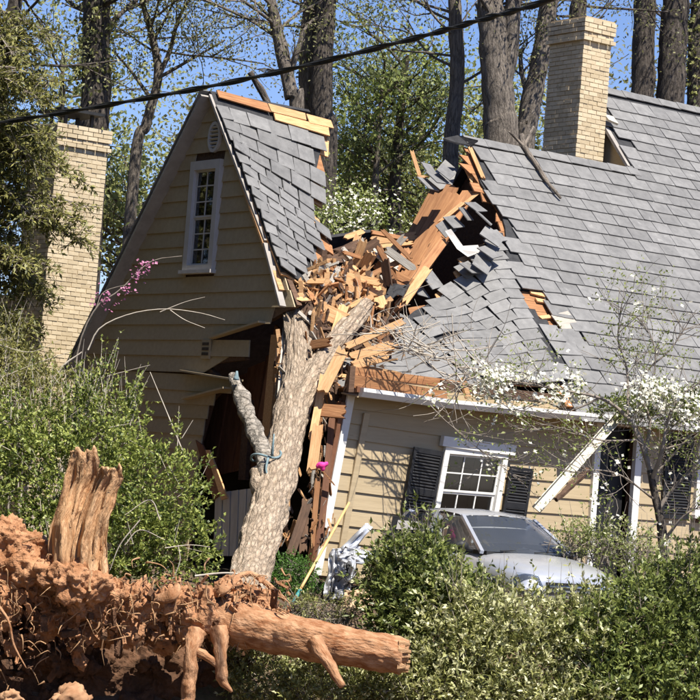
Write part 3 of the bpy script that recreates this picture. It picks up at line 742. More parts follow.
# ================================================================== FALLEN TREE
def P3(L): return [at(x, y, Y) for x, y, Y in L]
ftree = empty('fallen_tree', at(250, 640, 30.2))
tag(ftree, 'huge uprooted tree lying against the house with its clay-caked roots in front', 'tree')
def ft(mb, name, m, label=None, smooth=True, parent=None):
    o = mb.build(name, m, parent or ftree, smooth)
    if parent is None: o.matrix_parent_inverse = Matrix.Translation(-ftree.location)
    if label: o['label'] = label
    return o
b = MB(); tube(b, P3([(240, 616, 30.6), (251, 573, 32.0), (266, 520, 33.4), (280, 465, 34.6), (291, 415, 35.6), (297, 370, 36.5), (297, 330, 37.2), (296, 300, 37.9)]),
     [.32, .27, .285, .275, .25, .225, .205, .185], 72, 200, .12, 2.6, ridges=.05)
trunk = ft(b, 'trunk', M['bark'])
b = MB(); tube(b, P3([(288, 440, 35.2), (303, 398, 35.8), (322, 363, 36.5), (345, 331, 37.2), (368, 304, 37.9)]), [.17, .19, .18, .165, .11], 56, 120, .12, 3.5, ridges=.04, seed=3)
ft(b, 'limb', M['bark'], 'thick bark-covered limb forking right into the broken roof')
b = MB(); tube(b, P3([(232, 374, 35.5), (240, 393, 35.3), (250, 420, 35.0), (262, 447, 34.6), (268, 475, 34.2), (276, 510, 33.7)]), [.05, .12, .13, .12, .15, .2], 30, 70, .42, 5, seed=9)
ft(b, 'limb', M['bark_pale'], 'short pale lichen-spotted limb stub pointing up left')
b = MB(); tube(b, P3([(255, 470, 34.3), (260, 487, 34.0), (268, 510, 33.6)]), [.08, .14, .17], 18, 20, .25, 6, seed=4); ft(b, 'branch_stub', M['bark'])
# torn upper end of the trunk
b = MB()
for k in range(16):
    x = 284 + random.random() * 26; y0 = 302 + random.random() * 8; a = at(x, y0, 37.7 + random.random() * .3); c = a + Vector((random.uniform(-.1, .12), random.uniform(-.1, .1), random.uniform(.15, .55)))
    tube(b, [a, c], [.05, .008], 5, 3, .3, 9)
ft(b, 'torn_end', M['rawwood'], smooth=False)
def chunk(b, c, L, w, t, M3, taper=.5):
    """splintered length of wood with a torn end"""
    x, y, z = L / 2, w / 2, t / 2; k = taper
    V = [(-x, -y, -z), (-x, y, -z), (-x, y, z), (-x, -y, z), (x * .6, -y, -z), (x * .7, y, -z), (x * .75, y, z), (x * .65, -y, z), (x, -y * k + .2 * y, -z * .4), (x * .9, y * k, z * .3)]
    b.add([Vector(c) + M3 @ Vector(v) for v in V], [(0, 1, 2, 3), (0, 4, 5, 1), (1, 5, 6, 2), (2, 6, 7, 3), (3, 7, 4, 0), (4, 8, 9, 5), (6, 9, 8, 7), (5, 9, 6), (4, 7, 8)])
def rot(): return Euler((random.uniform(0, 6.28), random.uniform(0, 6.28), random.uniform(0, 6.28))).to_matrix()
# ---- clay root plate: lumps fused into one surface
def fused(lumps, voxel, name, m, amp, seed, parent):
    bm = bmesh.new()
    for (x, y, Y, r, *sq) in lumps:
        c = at(x, y, Y); rr = r * Y / F
        mt = Matrix.Translation(c) @ Matrix.Diagonal((rr, rr * (sq[0] if sq else .9), rr * (sq[1] if len(sq) > 1 else 1), 1))
        bmesh.ops.create_icosphere(bm, subdivisions=3, radius=1, matrix=mt)
    me = bpy.data.meshes.new(name); bm.to_mesh(me); bm.free()
    o = bpy.data.objects.new(name, me); col.objects.link(o)
    md = o.modifiers.new('r', 'REMESH'); md.mode = 'VOXEL'; md.voxel_size = voxel
    dg = bpy.context.evaluated_depsgraph_get(); me2 = bpy.data.meshes.new_from_object(o.evaluated_get(dg)); o.modifiers.clear(); o.data = me2
    me2.materials.clear(); me2.materials.append(m)
    n = len(me2.vertices); co = np.empty(n * 3, np.float32); no = np.empty(n * 3, np.float32)
    me2.vertices.foreach_get('co', co); me2.vertices.foreach_get('normal', no); co = co.reshape(-1, 3); no = no.reshape(-1, 3)
    for i in range(n):
        p = Vector(co[i].tolist()); q = p + Vector((seed, 0, 0))
        d = noise.noise(q * 2.2) * 1.2 + abs(noise.noise(q * 5)) * -.9 + (.42 - noise.voronoi(q * 5.5)[0][0]) * 1.1 + (.4 - noise.voronoi(q * 14)[0][0]) * .6 + noise.noise(q * 26) * .25
        co[i] += no[i] * d * amp
    me2.vertices.foreach_set('co', co.ravel()); me2.update()
    me2.polygons.foreach_set('use_smooth', [True] * len(me2.polygons))
    o.parent = parent; o.matrix_parent_inverse = Matrix.Translation(-ftree.location)
    return o
RY = 29.5
soil = fused([(8, 540, RY, 26), (-25, 560, RY, 40), (34, 548, RY, 20), (28, 575, RY, 32), (-10, 600, RY, 34), (60, 575, RY, 26), (62, 608, RY + .2, 30), (85, 590, RY + .1, 22),
              (112, 602, RY, 24), (132, 606, RY - .1, 24), (128, 628, RY, 20), (155, 612, RY, 20), (178, 606, RY - .1, 22), (200, 612, RY - .15, 25), (222, 618, RY - .1, 20), (192, 632, RY - .1, 17),
              (232, 596, RY + .4, 20), (252, 606, RY + .3, 22), (240, 628, RY + .1, 22), (270, 618, RY + .2, 17), (100, 625, RY + .3, 26), (165, 630, RY + .3, 26),
              (-45, 610, RY + .3, 45), (14, 640, RY + .2, 14), (40, 632, RY + .15, 15), (72, 580, RY - .42, 24), (96, 584, RY - .40, 18), (52, 572, RY - .35, 20), (84, 600, RY - .25, 20), (78, 652, RY + .1, 15, .8, 1.3), (88, 640, RY + .1, 9)],
             .022, 'root_plate', M['clay'], .115, 5, ftree)
low = fused([(30, 650, RY + 1.0, 45), (100, 675, RY + 1.25, 55), (170, 675, RY + 1.3, 50), (220, 660, RY + 1.25, 34), (0, 690, RY + .9, 45), (60, 730, RY + .7, 45), (130, 745, RY + .8, 55), (-40, 660, RY + .8, 60), (-60, 740, RY + .6, 80), (240, 650, RY + 1.2, 26), (60, 660, RY + .45, 16), (24, 672, RY + .4, 14), (88, 672, RY + .5, 13), (150, 668, RY + .7, 12)], .03, 'shade_tinted_soil', M['dark_soil_and_shade'], .13, 2, ftree)  # lower soil: shade below the overhanging clay is put into its colour
low['label'] = 'soil under the clay-caked roots, shade put into its dark colour'
soil['label'] = 'mass of orange clay and roots torn out of the ground'
def root(name, pts, rad, sides=14, rings=30, amp=.22, freq=6, m='rootwood', label=None, squash=None, ridges=0):
    b = MB(); tube(b, P3(pts), rad, sides, rings, amp, freq, seed=random.random() * 50, squash=squash, ridges=ridges); return ft(b, name, M[m], label)
root('lateral_root', [(205, 612, 29.6), (245, 625, 29.3), (285, 634, 29.1), (330, 643, 28.9), (370, 650, 28.8), (404, 658, 28.7)], [.31, .30, .26, .24, .225, .22], 44, 110, .17, 3.5, label='thick sawn lateral root reaching right across the shrubs', ridges=.03)
b = MB(); q = at(404, 658, 28.69)
for k in range(22):
    a = k / 22 * 6.28; rr = random.uniform(.06, .21); c = q + Vector((.0, math.cos(a) * rr, math.sin(a) * rr)); tube(b, [c - Vector((.08, 0, 0)), c + Vector((random.uniform(.01, .09), .0, random.uniform(-.03, .02)))], [.055, .02], 5, 2, .3, 9)
ft(b, 'torn_end', M['rawwood'], smooth=False)
root('root', [(314, 640, 28.6), (325, 658, 28.45), (343, 686, 28.3)], [.11, .085, .045], amp=.3)
root('root', [(197, 632, 29.1), (190, 655, 28.9), (191, 676, 28.9), (186, 705, 28.9)], [.11, .075, .085, .09], amp=.4)
root('root', [(192, 648, 29.0), (204, 655, 28.9), (217, 664, 28.9), (224, 674, 28.9)], [.06, .05, .045, .03], amp=.4)
root('root', [(219, 630, 29.1), (221, 655, 28.9), (222, 678, 28.9), (232, 692, 28.9)], [.12, .065, .075, .02], amp=.4)
root('root', [(-6, 600, 29.0), (8, 620, 28.8), (14, 645, 28.8), (26, 668, 28.8)], [.018, .016, .016, .008], 8, 24, .2, 6, 'rootwood')
root('root', [(205, 600, 29.5), (222, 588, 29.2), (240, 578, 29.3)], [.02, .13, .03], 12, 20, .2, 5, 'rootwood', squash=.35)
root('root', [(150, 600, 29.3), (172, 594, 29.1), (180, 578, 29.2)], [.03, .11, .02], 12, 20, .25, 5, 'rootwood', squash=.4)
root('root', [(88, 600, 29.2), (100, 588, 29.0), (112, 575, 29.0)], [.05, .04, .02], 8, 16)
root('root', [(215, 590, 29.5), (245, 574, 29.8), (262, 580, 29.9), (285, 600, 30)], [.03, .035, .04, .03], 8, 24, .2, 6, 'rootwood')
for k in range(16):      # fine hair roots all over the clay
    x = random.uniform(-5, 290); y = random.uniform(555, 640) if x > 40 else random.uniform(530, 690)
    pts = [(x, y, 29.3)]
    for j in range(3): pts.append((pts[-1][0] + random.gauss(0, 6), pts[-1][1] + random.uniform(-2, 9), 29.2 - .03 * j))
    root('hair_root', pts, [.014, .010, .007, .004], 5, 8, 0, 6, random.choice(['rootwood', 'rawwood']))
random.seed(41)
b = MB()          # clods and torn shreds of root bark all over the clay
for k in range(900):
    x = random.uniform(-15, 290); y = random.uniform(578, 640) + (0 if x > 60 else random.uniform(-45, 30)); c = at(x, y, 29.35 + random.uniform(-.25, .25))
    L = random.uniform(.025, .08) if random.random() < .85 else random.uniform(.08, .2); chunk(b, c, L, L * random.uniform(.12, .5), L * random.uniform(.06, .3), rot(), .2)
tag(ft(b, 'clods', M['clay'], smooth=False), kind='stuff')
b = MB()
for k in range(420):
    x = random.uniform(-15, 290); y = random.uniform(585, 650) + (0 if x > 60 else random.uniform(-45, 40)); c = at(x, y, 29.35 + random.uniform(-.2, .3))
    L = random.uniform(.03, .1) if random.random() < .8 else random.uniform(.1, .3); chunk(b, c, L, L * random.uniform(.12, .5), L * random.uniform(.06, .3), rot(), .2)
tag(ft(b, 'dark_clods', M['dark_soil_and_shade'], smooth=False), kind='stuff')
b = MB()
for k in range(260):
    x = random.uniform(-15, 280); y = random.uniform(575, 645) + (0 if x > 60 else random.uniform(-40, 45)); c = at(x, y, 29.25 + random.uniform(-.2, .25)); d = Vector((random.gauss(0, 1), random.gauss(-.4, .5), random.gauss(-.5, .8))).normalized(); L = random.uniform(.08, .3)
    tube(b, [c, c + d * L * .5 + Vector((random.gauss(0, .03), 0, random.gauss(0, .03))), c + d * L + Vector((0, 0, -.06))], [random.uniform(.006, .02), .008, .002], 4, 5, cap=False)
tag(ft(b, 'fine_roots', M['rawwood']), kind='stuff')
def slabroot(pix, Y, name, label=None, seed=1):
    """torn upright slab: outline rows (left x, right x, y) given thickness and fibrous relief"""
    b = MB(); rows = pix; nr = 46; nc = 16; V = []
    lx = lambda t: np.interp(t, np.linspace(0, 1, len(rows)), [r[0] for r in rows]); rx = lambda t: np.interp(t, np.linspace(0, 1, len(rows)), [r[1] for r in rows]); yy = lambda t: np.interp(t, np.linspace(0, 1, len(rows)), [r[2] for r in rows])
    for s in (0, 1):
        for j in range(nr + 1):
            t = j / nr
            for i in range(nc + 1):
                f = i / nc; y = yy(t)
                y -= t ** 8 * 8 * (noise.noise(Vector((f * 5, seed, 0))) + .6 * noise.noise(Vector((f * 13, seed, 4))))
                p = at(lerp(lx(t), rx(t), f) + 1.6 * noise.noise(Vector((j * .2, f * 2, seed))), y, Y)
                rel = .17 * noise.noise(Vector((f * 4.2, t * 2.2, seed))) + .08 * noise.noise(Vector((f * 15, t * 4, seed + 3))) + .02 * noise.noise(Vector((f * 30, t * 30, seed)))
                dep = (.13 * (1 - abs(2 * f - 1) ** 5) + rel * 1.5) * (1 - .35 * t)
                V.append(p + Vector((0, -dep if s == 0 else .10 * (1 - abs(2 * f - 1) ** 5), 0)))
    W1 = nc + 1; n0 = (nr + 1) * W1; fs = []; uv = []
    for s in (0, 1):
        for j in range(nr):
            for i in range(nc):
                q = [s * n0 + j * W1 + i, s * n0 + j * W1 + i + 1, s * n0 + (j + 1) * W1 + i + 1, s * n0 + (j + 1) * W1 + i]
                fs.append(tuple(q if s == 0 else q[::-1])); u = [(i / nc * .5, j / nr * 1.5), ((i + 1) / nc * .5, j / nr * 1.5), ((i + 1) / nc * .5, (j + 1) / nr * 1.5), (i / nc * .5, (j + 1) / nr * 1.5)]; uv.append(u if s == 0 else u[::-1])
    for j in range(nr):
        for i in (0, nc):
            q = [j * W1 + i, (j + 1) * W1 + i, n0 + (j + 1) * W1 + i, n0 + j * W1 + i]; fs.append(tuple(q)); uv.append([(0, 0)] * 4)
    for i in range(nc):
        q = [nr * W1 + i, nr * W1 + i + 1, n0 + nr * W1 + i + 1, n0 + nr * W1 + i]; fs.append(tuple(q)); uv.append([(0, 0)] * 4)
    b.add(V, fs, uv); return ft(b, name, M['rawwood'], label)
slabroot([(44, 88, 590), (47, 90, 565), (50, 88, 525), (58, 88, 505), (65, 96, 480), (69, 100, 462), (70, 97, 450)], 29.25, 'splintered_root', 'tall torn slab of pale wood standing up from the roots', 2)
slabroot([(66, 108, 590), (68, 108, 570), (73, 107, 545), (79, 109, 520), (87, 117, 495), (96, 123, 478), (99, 122, 468)], 29.12, 'splintered_root', 'second torn slab leaning right', 7)
# stones caught in the roots
for x, y, r, lab in ((68, 698, 20, 'large clay-stained rock under the torn roots'), (12, 696, 13, 'smaller clay-stained rock at the bottom left corner')):
    o = fused([(x, y, 28.9, r, .8, .8), (x + r * .5, y + 3, 28.95, r * .7, .8, .8)], .03, 'rock', M['stone'], .09, x, None); o.matrix_parent_inverse = Matrix(); tag(o, lab, 'rock')
# ================================================================== DEBRIS IN THE TORN ROOF
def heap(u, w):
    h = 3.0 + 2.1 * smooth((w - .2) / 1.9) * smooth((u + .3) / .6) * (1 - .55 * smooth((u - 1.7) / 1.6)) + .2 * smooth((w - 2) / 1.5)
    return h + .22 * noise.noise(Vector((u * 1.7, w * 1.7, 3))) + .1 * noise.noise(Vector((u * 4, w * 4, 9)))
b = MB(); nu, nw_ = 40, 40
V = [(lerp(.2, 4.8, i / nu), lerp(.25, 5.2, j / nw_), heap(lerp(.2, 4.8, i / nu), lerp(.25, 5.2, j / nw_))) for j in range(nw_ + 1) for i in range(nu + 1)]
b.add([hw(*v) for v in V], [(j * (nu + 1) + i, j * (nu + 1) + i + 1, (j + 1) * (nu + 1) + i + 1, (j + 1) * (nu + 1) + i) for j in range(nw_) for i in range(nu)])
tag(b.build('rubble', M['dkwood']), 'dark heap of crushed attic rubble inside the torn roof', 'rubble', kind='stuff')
# fine splinters joined, one mesh for each kind of wood
for mname, cnt_, lab in (('split', 520, 'countless pale splinters strewn over the rubble heap'), ('sheath', 300, 'countless brown splinters among the rubble'), ('dkwood', 380, 'dark scraps of old wood scattered in the rubble'), ('pale', 160, 'grey slivers scattered through the rubble')):
    b = MB()
    for k in range(cnt_):
        u = random.uniform(.2, 3.2); w = random.uniform(.25, 4.0)
        if random.random() < .55: u = random.gauss(1.2, .6); w = random.gauss(1.6, .7)
        u = max(u, .25); w = max(w, .2); L = random.uniform(.05, .2) if random.random() < .6 else random.uniform(.2, .6)
        chunk(b, hw(u, w, heap(u, w) + random.uniform(.0, .12)), L, min(.09, L * random.uniform(.08, .35)), min(.03, L * random.uniform(.04, .12)), rot())
    for k in range(cnt_ // 4):     # along the trunk and the open corner
        x = random.choice([random.gauss(318, 7), random.gauss(283, 4)]); y = random.uniform(335, 545); Y = 35.75 + (450 - y) * .009 + random.uniform(-.2, .5)
        L = random.uniform(.06, .35); chunk(b, at(x, y, Y), L, L * .2, L * .06, Euler((random.gauss(0, .5), random.gauss(1.4, .5), random.uniform(0, 6.28))).to_matrix())
    tag(b.build('splinters', M[mname]), lab, 'splinters', kind='stuff')
GB = 'loose boards in the torn roof'
def loose(pts, wd, th, m, label, name='board', cat='board', group=None, up=None, jag=True):
    """board between two points (x,y,Y) with torn ends"""
    a = at(*pts[0]); c = at(*pts[1]); x = (c - a); L = x.length; x.normalize()
    up = Vector(up) if up else Vector((0, -1, .25)); y = up.cross(x).normalized(); z = x.cross(y)
    M3 = Matrix((x, y, z)).transposed(); b = MB(); ctr = (a + c) / 2
    h = wd / 2; t = th / 2; n = 5; V = []
    edge = [(-L / 2 + random.uniform(-.04, .04) * jag, -h + 2 * h * i / n) for i in range(n + 1)] + [(L / 2 + random.uniform(-.05, .05) * jag, h - 2 * h * i / n) for i in range(n + 1)]
    k = len(edge); V = [ (p[0], p[1], t) for p in edge] + [(p[0], p[1], -t) for p in edge]
    b.add(V, [tuple(range(k - 1, -1, -1)), tuple(range(k, 2 * k))] + [(i, (i + 1) % k, (i + 1) % k + k, i + k) for i in range(k)])
    o = b.build(name, M[m]); o.matrix_world = Matrix.Translation(ctr) @ M3.to_4x4()
    tag(o, label, cat, group); return o
# fallen strip of roof deck: planks side by side
fp = empty('roof_panel', at(430, 240, 41)); tag(fp, 'slab of brown plank roof deck slumped down from the broken ridge', 'roof panel')
A0, A1 = (441, 172, 42.6), (478, 200, 41.6); B0, B1 = (393, 262, 41.6), (420, 296, 40.2)
A0, A1 = (436, 186, 42.7), (470, 196, 41.8); B0, B1 = (394, 268, 41.8), (426, 268, 40.8)
npk = 6
for k in range(npk):
    f0 = (k + .5) / npk
    a = [lerp(A0[i], A1[i], f0) for i in range(3)]; c = [lerp(B0[i], B1[i], f0) for i in range(3)]
    ext = random.uniform(-8, 6); a[1] += ext * .8; a[0] -= ext * .5
    if k == 3: c[0] -= 12; c[1] += 18
    if k == 4: c[0] -= 20; c[1] += 26
    o = loose([a, c], .27, .03, 'sheath', None, 'deck_board', None, up=(-.25, -.75, .62))
    o.parent = fp; o.matrix_parent_inverse = Matrix.Translation(-fp.location)
    for kk in ('label', 'category'):
        if kk in o: del o[kk]
# broken ladder-like frame below it
big = [(((444, 241, 40.4), (410, 287, 39.4)), .16, .07, 'sheath', 'long brown rafter slanting down beside the folded slates'),
       (((408, 250, 40.2), (389, 280, 39.6)), .14, .07, 'sheath', 'short brown rafter left of the black opening'),
       (((376, 265, 39.4), (416, 285, 39.2)), .14, .06, 'sheath', 'brown cross piece closing the broken rafters at the bottom'),
       (((428, 268, 39.3), (404, 302, 38.8)), .15, .05, 'split', 'pale board lying along the edge of the folded slates'),
       (((412, 291, 39.1), (398, 306, 38.8)), .16, .05, 'sheath', 'brown board end just below the rafter joint'),
       (((372, 241, 41.6), (416, 236, 41.9)), .16, .05, 'split', 'sunlit horizontal board on the far rim of the gap'),
       (((378, 247, 41.4), (412, 243, 41.6)), .07, .05, 'split', 'thin batten under the far rim board'),
       (((388, 248, 41.3), (388, 262, 41.1)), .09, .05, 'split', 'short upright block hanging under the far rim'),
       (((412, 152, 42.3), (420, 177, 42.2)), .07, .05, 'split', 'pale splinter standing up against the sky by the ridge'),
       (((418, 177, 42.2), (427, 177, 42.2)), .05, .05, 'split', 'small pale block at the foot of the upright splinter'),
       (((466, 165, 42.4), (474, 182, 42.1)), .12, .05, 'split', 'bright torn board end under the ridge tip'),
       (((470, 148, 42.5), (483, 178, 42.0)), .07, .06, 'split', 'narrow rafter edge along the torn main roof'),
       (((463, 205, 41.6), (482, 190, 41.9)), .06, .04, 'split', 'small pale lath between dark slates below the ridge'),
       (((440, 222, 41.3), (463, 203, 41.6)), .07, .04, 'split', 'thin pale lath over the brown deck slab'),
       (((312, 288, 38.6), (316, 258, 38.9)), .32, .05, 'split', 'tan plywood piece standing left in the rubble'),
       (((322, 270, 38.8), (336, 306, 38.2)), .24, .05, 'sheath', 'brown plank leaning behind the trunk fork'),
       (((335, 268, 38.6), (342, 296, 38.2)), .16, .05, 'pale', 'grey weathered board in the middle of the rubble'),
       (((338, 268, 38.8), (346, 282, 38.6)), .10, .05, 'pale', 'small grey board behind the weathered board'),
       (((340, 282, 38.3), (372, 300, 38.0)), .22, .06, 'split', 'torn yellow beam end behind the right limb'),
       (((346, 276, 38.4), (380, 283, 38.2)), .12, .05, 'split', 'long pale splinter across the top of the rubble'),
       (((372, 280, 38.5), (382, 308, 38.0)), .20, .05, 'split', 'orange split plank right of the limb tip'),
       (((325, 313, 37.5), (345, 322, 37.4)), .26, .16, 'split', 'thick chunk of broken beam inside the trunk fork'),
       (((336, 332, 37.2), (344, 306, 37.5)), .16, .06, 'split', 'upright tan slat inside the trunk fork'),
       (((320, 305, 37.8), (306, 330, 37.4)), .12, .05, 'split', 'slanting slat beside the trunk top'),
       (((284, 280, 38.1), (294, 308, 37.6)), .10, .05, 'split', 'orange splinter rising just above the trunk end'),
       (((300, 262, 38.8), (322, 268, 38.7)), .14, .05, 'split', 'pale lath lying at the left rim of the rubble'),
       (((306, 256, 39), (330, 250, 39.2)), .12, .05, 'pale', 'grey lath at the foot of the standing roof piece'),
       (((345, 238, 41.6), (362, 232, 41.8)), .10, .05, 'split', 'stub of board at the left end of the far rim'),
       (((358, 236, 41.5), (354, 248, 41.3)), .12, .06, 'split', 'pale block standing on the far rim'),
       (((362, 252, 40.6), (366, 262, 40.5)), .08, .06, 'split', 'small pale block in front of the black hollow'),
       (((350, 262, 40.0), (356, 276, 39.8)), .10, .05, 'sheath', 'brown block left of the black hollow'),
       (((346, 347, 36.7), (402, 322, 37.4)), .11, .05, 'split', 'bare pale plank along the lower left slate edge'),
       (((352, 357, 36.3), (392, 345, 36.6)), .15, .04, 'split', 'bare plank where slates slid off above the eave'),
       (((352, 366, 35.9), (388, 356, 36.1)), .14, .04, 'split', 'short bare plank just above the brown eave boards'),
       (((322, 392, 35.4), (343, 350, 36.0)), .18, .05, 'split', 'pale torn board between trunk and eave corner'),
       (((312, 345, 36.6), (330, 342, 36.4)), .14, .06, 'sheath', 'brown block wedged behind the right limb'),
       (((318, 410, 35.6), (344, 412, 35.5)), .20, .06, 'sheath', 'horizontal orange board end beside the white corner board'),
       (((324, 375, 35.9), (312, 440, 35.2)), .12, .05, 'split', 'long pale sliver hanging beside the trunk'),
       (((318, 425, 35.2), (312, 470, 34.8)), .16, .04, 'split', 'peeled pale strip against the trunk side'),
       (((332, 420, 35.8), (320, 545, 35.2)), .10, .05, 'brownpanel', 'dark brown plank standing behind the white corner board'),
       (((306, 500, 35.3), (303, 552, 35.0)), .12, .05, 'dkwood', 'dark upright board in the open corner'),
       (((318, 480, 35.3), (312, 545, 35.0)), .08, .04, 'sheath', 'reddish upright lath in the open corner'),
       (((278, 405, 35.9), (284, 330, 37.3)), .05, .05, 'pale', 'grey lath upright left of the trunk'),
       (((290, 556, 34.2), (307, 505, 34.8)), .14, .05, 'dkwood', 'dark short board low beside the trunk')]
for p, wd, th, m, lab in big: loose(p, wd, th, m, lab)
for k in range(30):
    u = random.gauss(1.4, .75); w = random.uniform(.5, 3.6)
    if not -.1 < u < 3.4: continue
    c = hw(u, w, heap(u, w) + random.uniform(.03, .22)); L = random.uniform(.22, .7)
    b = MB(); chunk(b, (0, 0, 0), L, random.uniform(.05, .16), random.uniform(.02, .045), Matrix.Identity(3))
    mk = random.choice(['split', 'split', 'split', 'sheath', 'pale']); o = b.build('board', M[mk]); o.matrix_world = Matrix.Translation(c) @ Euler((random.gauss(0, .6), random.gauss(0, .5), random.uniform(0, 6.28))).to_matrix().to_4x4()
    tag(o, {'split': 'short pale splintered board', 'sheath': 'short brown splintered board', 'pale': 'short grey weathered board'}[mk] + ' jumbled in the rubble heap behind the trunk fork', 'board', GB)
random.seed(63)
for k in range(40):       # long torn rafters and deck strips lying criss-cross in the gap
    x = random.uniform(300, 402); y = lerp(318, 252, clamp((x - 300) / 100)) + random.gauss(0, 16); Y = 38.2 + (300 - y) * .022 + random.uniform(-.2, .3)
    a = random.choice([random.gauss(-50, 18), random.gauss(-35, 15), random.gauss(60, 20), random.gauss(10, 12)]); L = random.uniform(16, 46); dx, dy = math.cos(R(a)) * L / 2, math.sin(R(a)) * L / 2
    mk = random.choice(['sheath', 'sheath', 'split', 'split', 'dkwood', 'pale'])
    loose([(x - dx, y - dy, Y + random.gauss(0, .12)), (x + dx, y + dy, Y + random.gauss(0, .12))], random.uniform(.06, .2), random.uniform(.03, .06), mk, {'sheath': 'long torn brown rafter', 'split': 'long torn pale board', 'dkwood': 'long dark old board', 'pale': 'long grey weathered lath'}[mk] + ' lying criss-cross in the roof gap', group='torn rafters in the roof gap', up=(random.gauss(0, .4), -1, random.uniform(-.1, .9)))
# loose slates round the crumple, with random tilts
def lslate(x, y, Y, ax, ay, az, label, m=None, s=1):
    me = SLATES[.52][random.randrange(5)]
    if m: me = me.copy(); me.materials[0] = m
    o = bpy.data.objects.new('slate', me); col.objects.link(o)
    base = Matrix((HU, Vector((0, 0, 1)).cross(HU).normalized() * .67 + Vector((0, 0, .74)), Vector((0, 0, 0)))).transposed()
    yv = (HW * .676 + Vector((0, 0, .737))); nv = HU.cross(yv)
    base = Matrix((HU, yv, nv)).transposed()
    o.matrix_world = Matrix.Translation(at(x, y, Y)) @ (base @ Euler((R(ax), R(ay), R(az))).to_matrix()).to_4x4() @ Matrix.Scale(s, 4)
    tag(o, label, 'slate', 'slates knocked loose at the break'); return o
LS = 'dark slate knocked askew around the black hole in the roof'
random.seed(21)
for (x, y) in ((430, 170), (438, 178), (446, 172), (428, 184), (454, 222), (466, 214), (476, 207), (446, 228), (484, 218), (490, 252), (482, 264), (470, 268), (492, 236), (432, 280), (420, 290)):
    lslate(x, y, 41.6 - (y - 170) * .019, random.gauss(0, 10), random.gauss(6, 8), random.gauss(28, 12), LS, None, random.uniform(.7, 1.0))
# grey torn felt sheet hanging and white flashing square
fl = empty('flashing_sheet', at(465, 245, 40.9)); 
b = MB(); pp = [at(*p) for p in ((445, 231, 40.3), (451, 229, 40.3), (463, 246, 40.2), (478, 245, 40.2), (481, 252, 40.1), (468, 257, 40.1), (457, 249, 40.15))]; b.poly(pp, .012)
bpy.data.objects.remove(fl); tag(b.build('flashing', M['trimgrey']), 'bent white metal flashing stuck in the black hole of the roof', 'flashing')
for x, y, az, lab in ((566, 322, 20, 'pale slate slid loose below the roof hole'), (572, 338, 8, 'lighter slipped slate lower right of the roof hole')):
    p = H(x, y, (0, -SL, 1), Z0); o = lslate(x, y, (hw(*p)).y - .08, 4, 0, az, lab, M['pale'] if y < 330 else None); 
# splinters inside the roof hole
for (x0, y0, x1, y1) in ((530, 292, 545, 296), (536, 300, 552, 303), (540, 318, 556, 316), (545, 296, 562, 325)):
    p = hw(*H(x0, y0, (0, -SL, 1), Z0)); q = hw(*H(x1, y1, (0, -SL, 1), Z0))
    b = MB(); b.bar(p, q, .10, .03, (0, -.7, .7)); tag(b.build('board', M['split']), 'pale splinter of sheathing showing in the small roof hole', 'board', 'splinters in the small roof hole')
# black ridge flap torn off and pointing left
b = MB(); b.poly([at(*p) for p in ((443, 139, 42.3), (458, 136, 42.5), (478, 141, 42.6), (470, 146, 42.6), (455, 143, 42.4))], .03, (0, -.3, 1)); tag(b.build('ridge_flap', M['felt']), 'torn black strip of ridge felt pointing out from the ridge end', 'roofing felt')
b = MB(); b.poly([at(*p) for p in ((428, 180, 42.5), (445, 160, 42.9), (457, 170, 42.8), (452, 186, 42.5), (440, 190, 42.4))], .03); tag(b.build('roofing_sheet', M['slate']), 'grey torn piece of roofing standing above the brown deck slab', 'roofing sheet')
# hanging felt strip beside the left roof piece
random.seed(5)
b = MB()
V = []
for j in range(9):
    y = lerp(225, 312, j / 8); xl = np.interp(y, [225, 260, 312], [268, 282, 292]) ; 
    for i in range(4): V.append(at(xl + i * 3.2 + 2 * noise.noise(Vector((j, i, 1))), y, 37.9 + .15 * noise.noise(Vector((j * 2, i * 2, 5)))))
b.add(V, [(j * 4 + i, j * 4 + i + 1, (j + 1) * 4 + i + 1, (j + 1) * 4 + i) for j in range(8) for i in range(3)])
tag(b.build('roofing_felt', M['felt']), 'strip of black roofing felt hanging at the gable edge above the trunk', 'roofing felt')
# hanging gutter / downspout
def trough(pts, label, name, w=.08, m='cream'):
    a, c = at(*pts[0]), at(*pts[1]); x = (c - a).normalized(); y = Vector((0, -1, .2)).cross(x).normalized(); z = x.cross(y)
    prof = [(-w, .0), (-w, .10), (-w * .85, .10), (-w * .82, .02), (w * .82, .02), (w * .85, .10), (w, .10), (w, 0)]
    b = MB(); V = [p + y * q[0] + z * q[1] for p in (a, c) for q in prof]; k = len(prof)
    b.add(V, [(i, (i + 1) % k, (i + 1) % k + k, i + k) for i in range(k)] + [tuple(range(k - 1, -1, -1)), tuple(range(k, 2 * k))])
    o = b.build(name, M[m]); tag(o, label, 'gutter'); return o
trough([(622, 413, 37.2), (536, 510, 35.6)], 'broken white gutter hanging diagonally across the front wall', 'fallen_gutter')
b = MB()
tube(b, [at(588, 470, 36.3), at(572, 485, 36.0), at(556, 500, 35.7)], [.05, .06, .04], 8, 10, .5, 8)
tag(b.build('gutter_leaves', M['dkwood']), 'clump of rotten leaves spilling from the hanging gutter', 'leaf litter', kind='stuff')
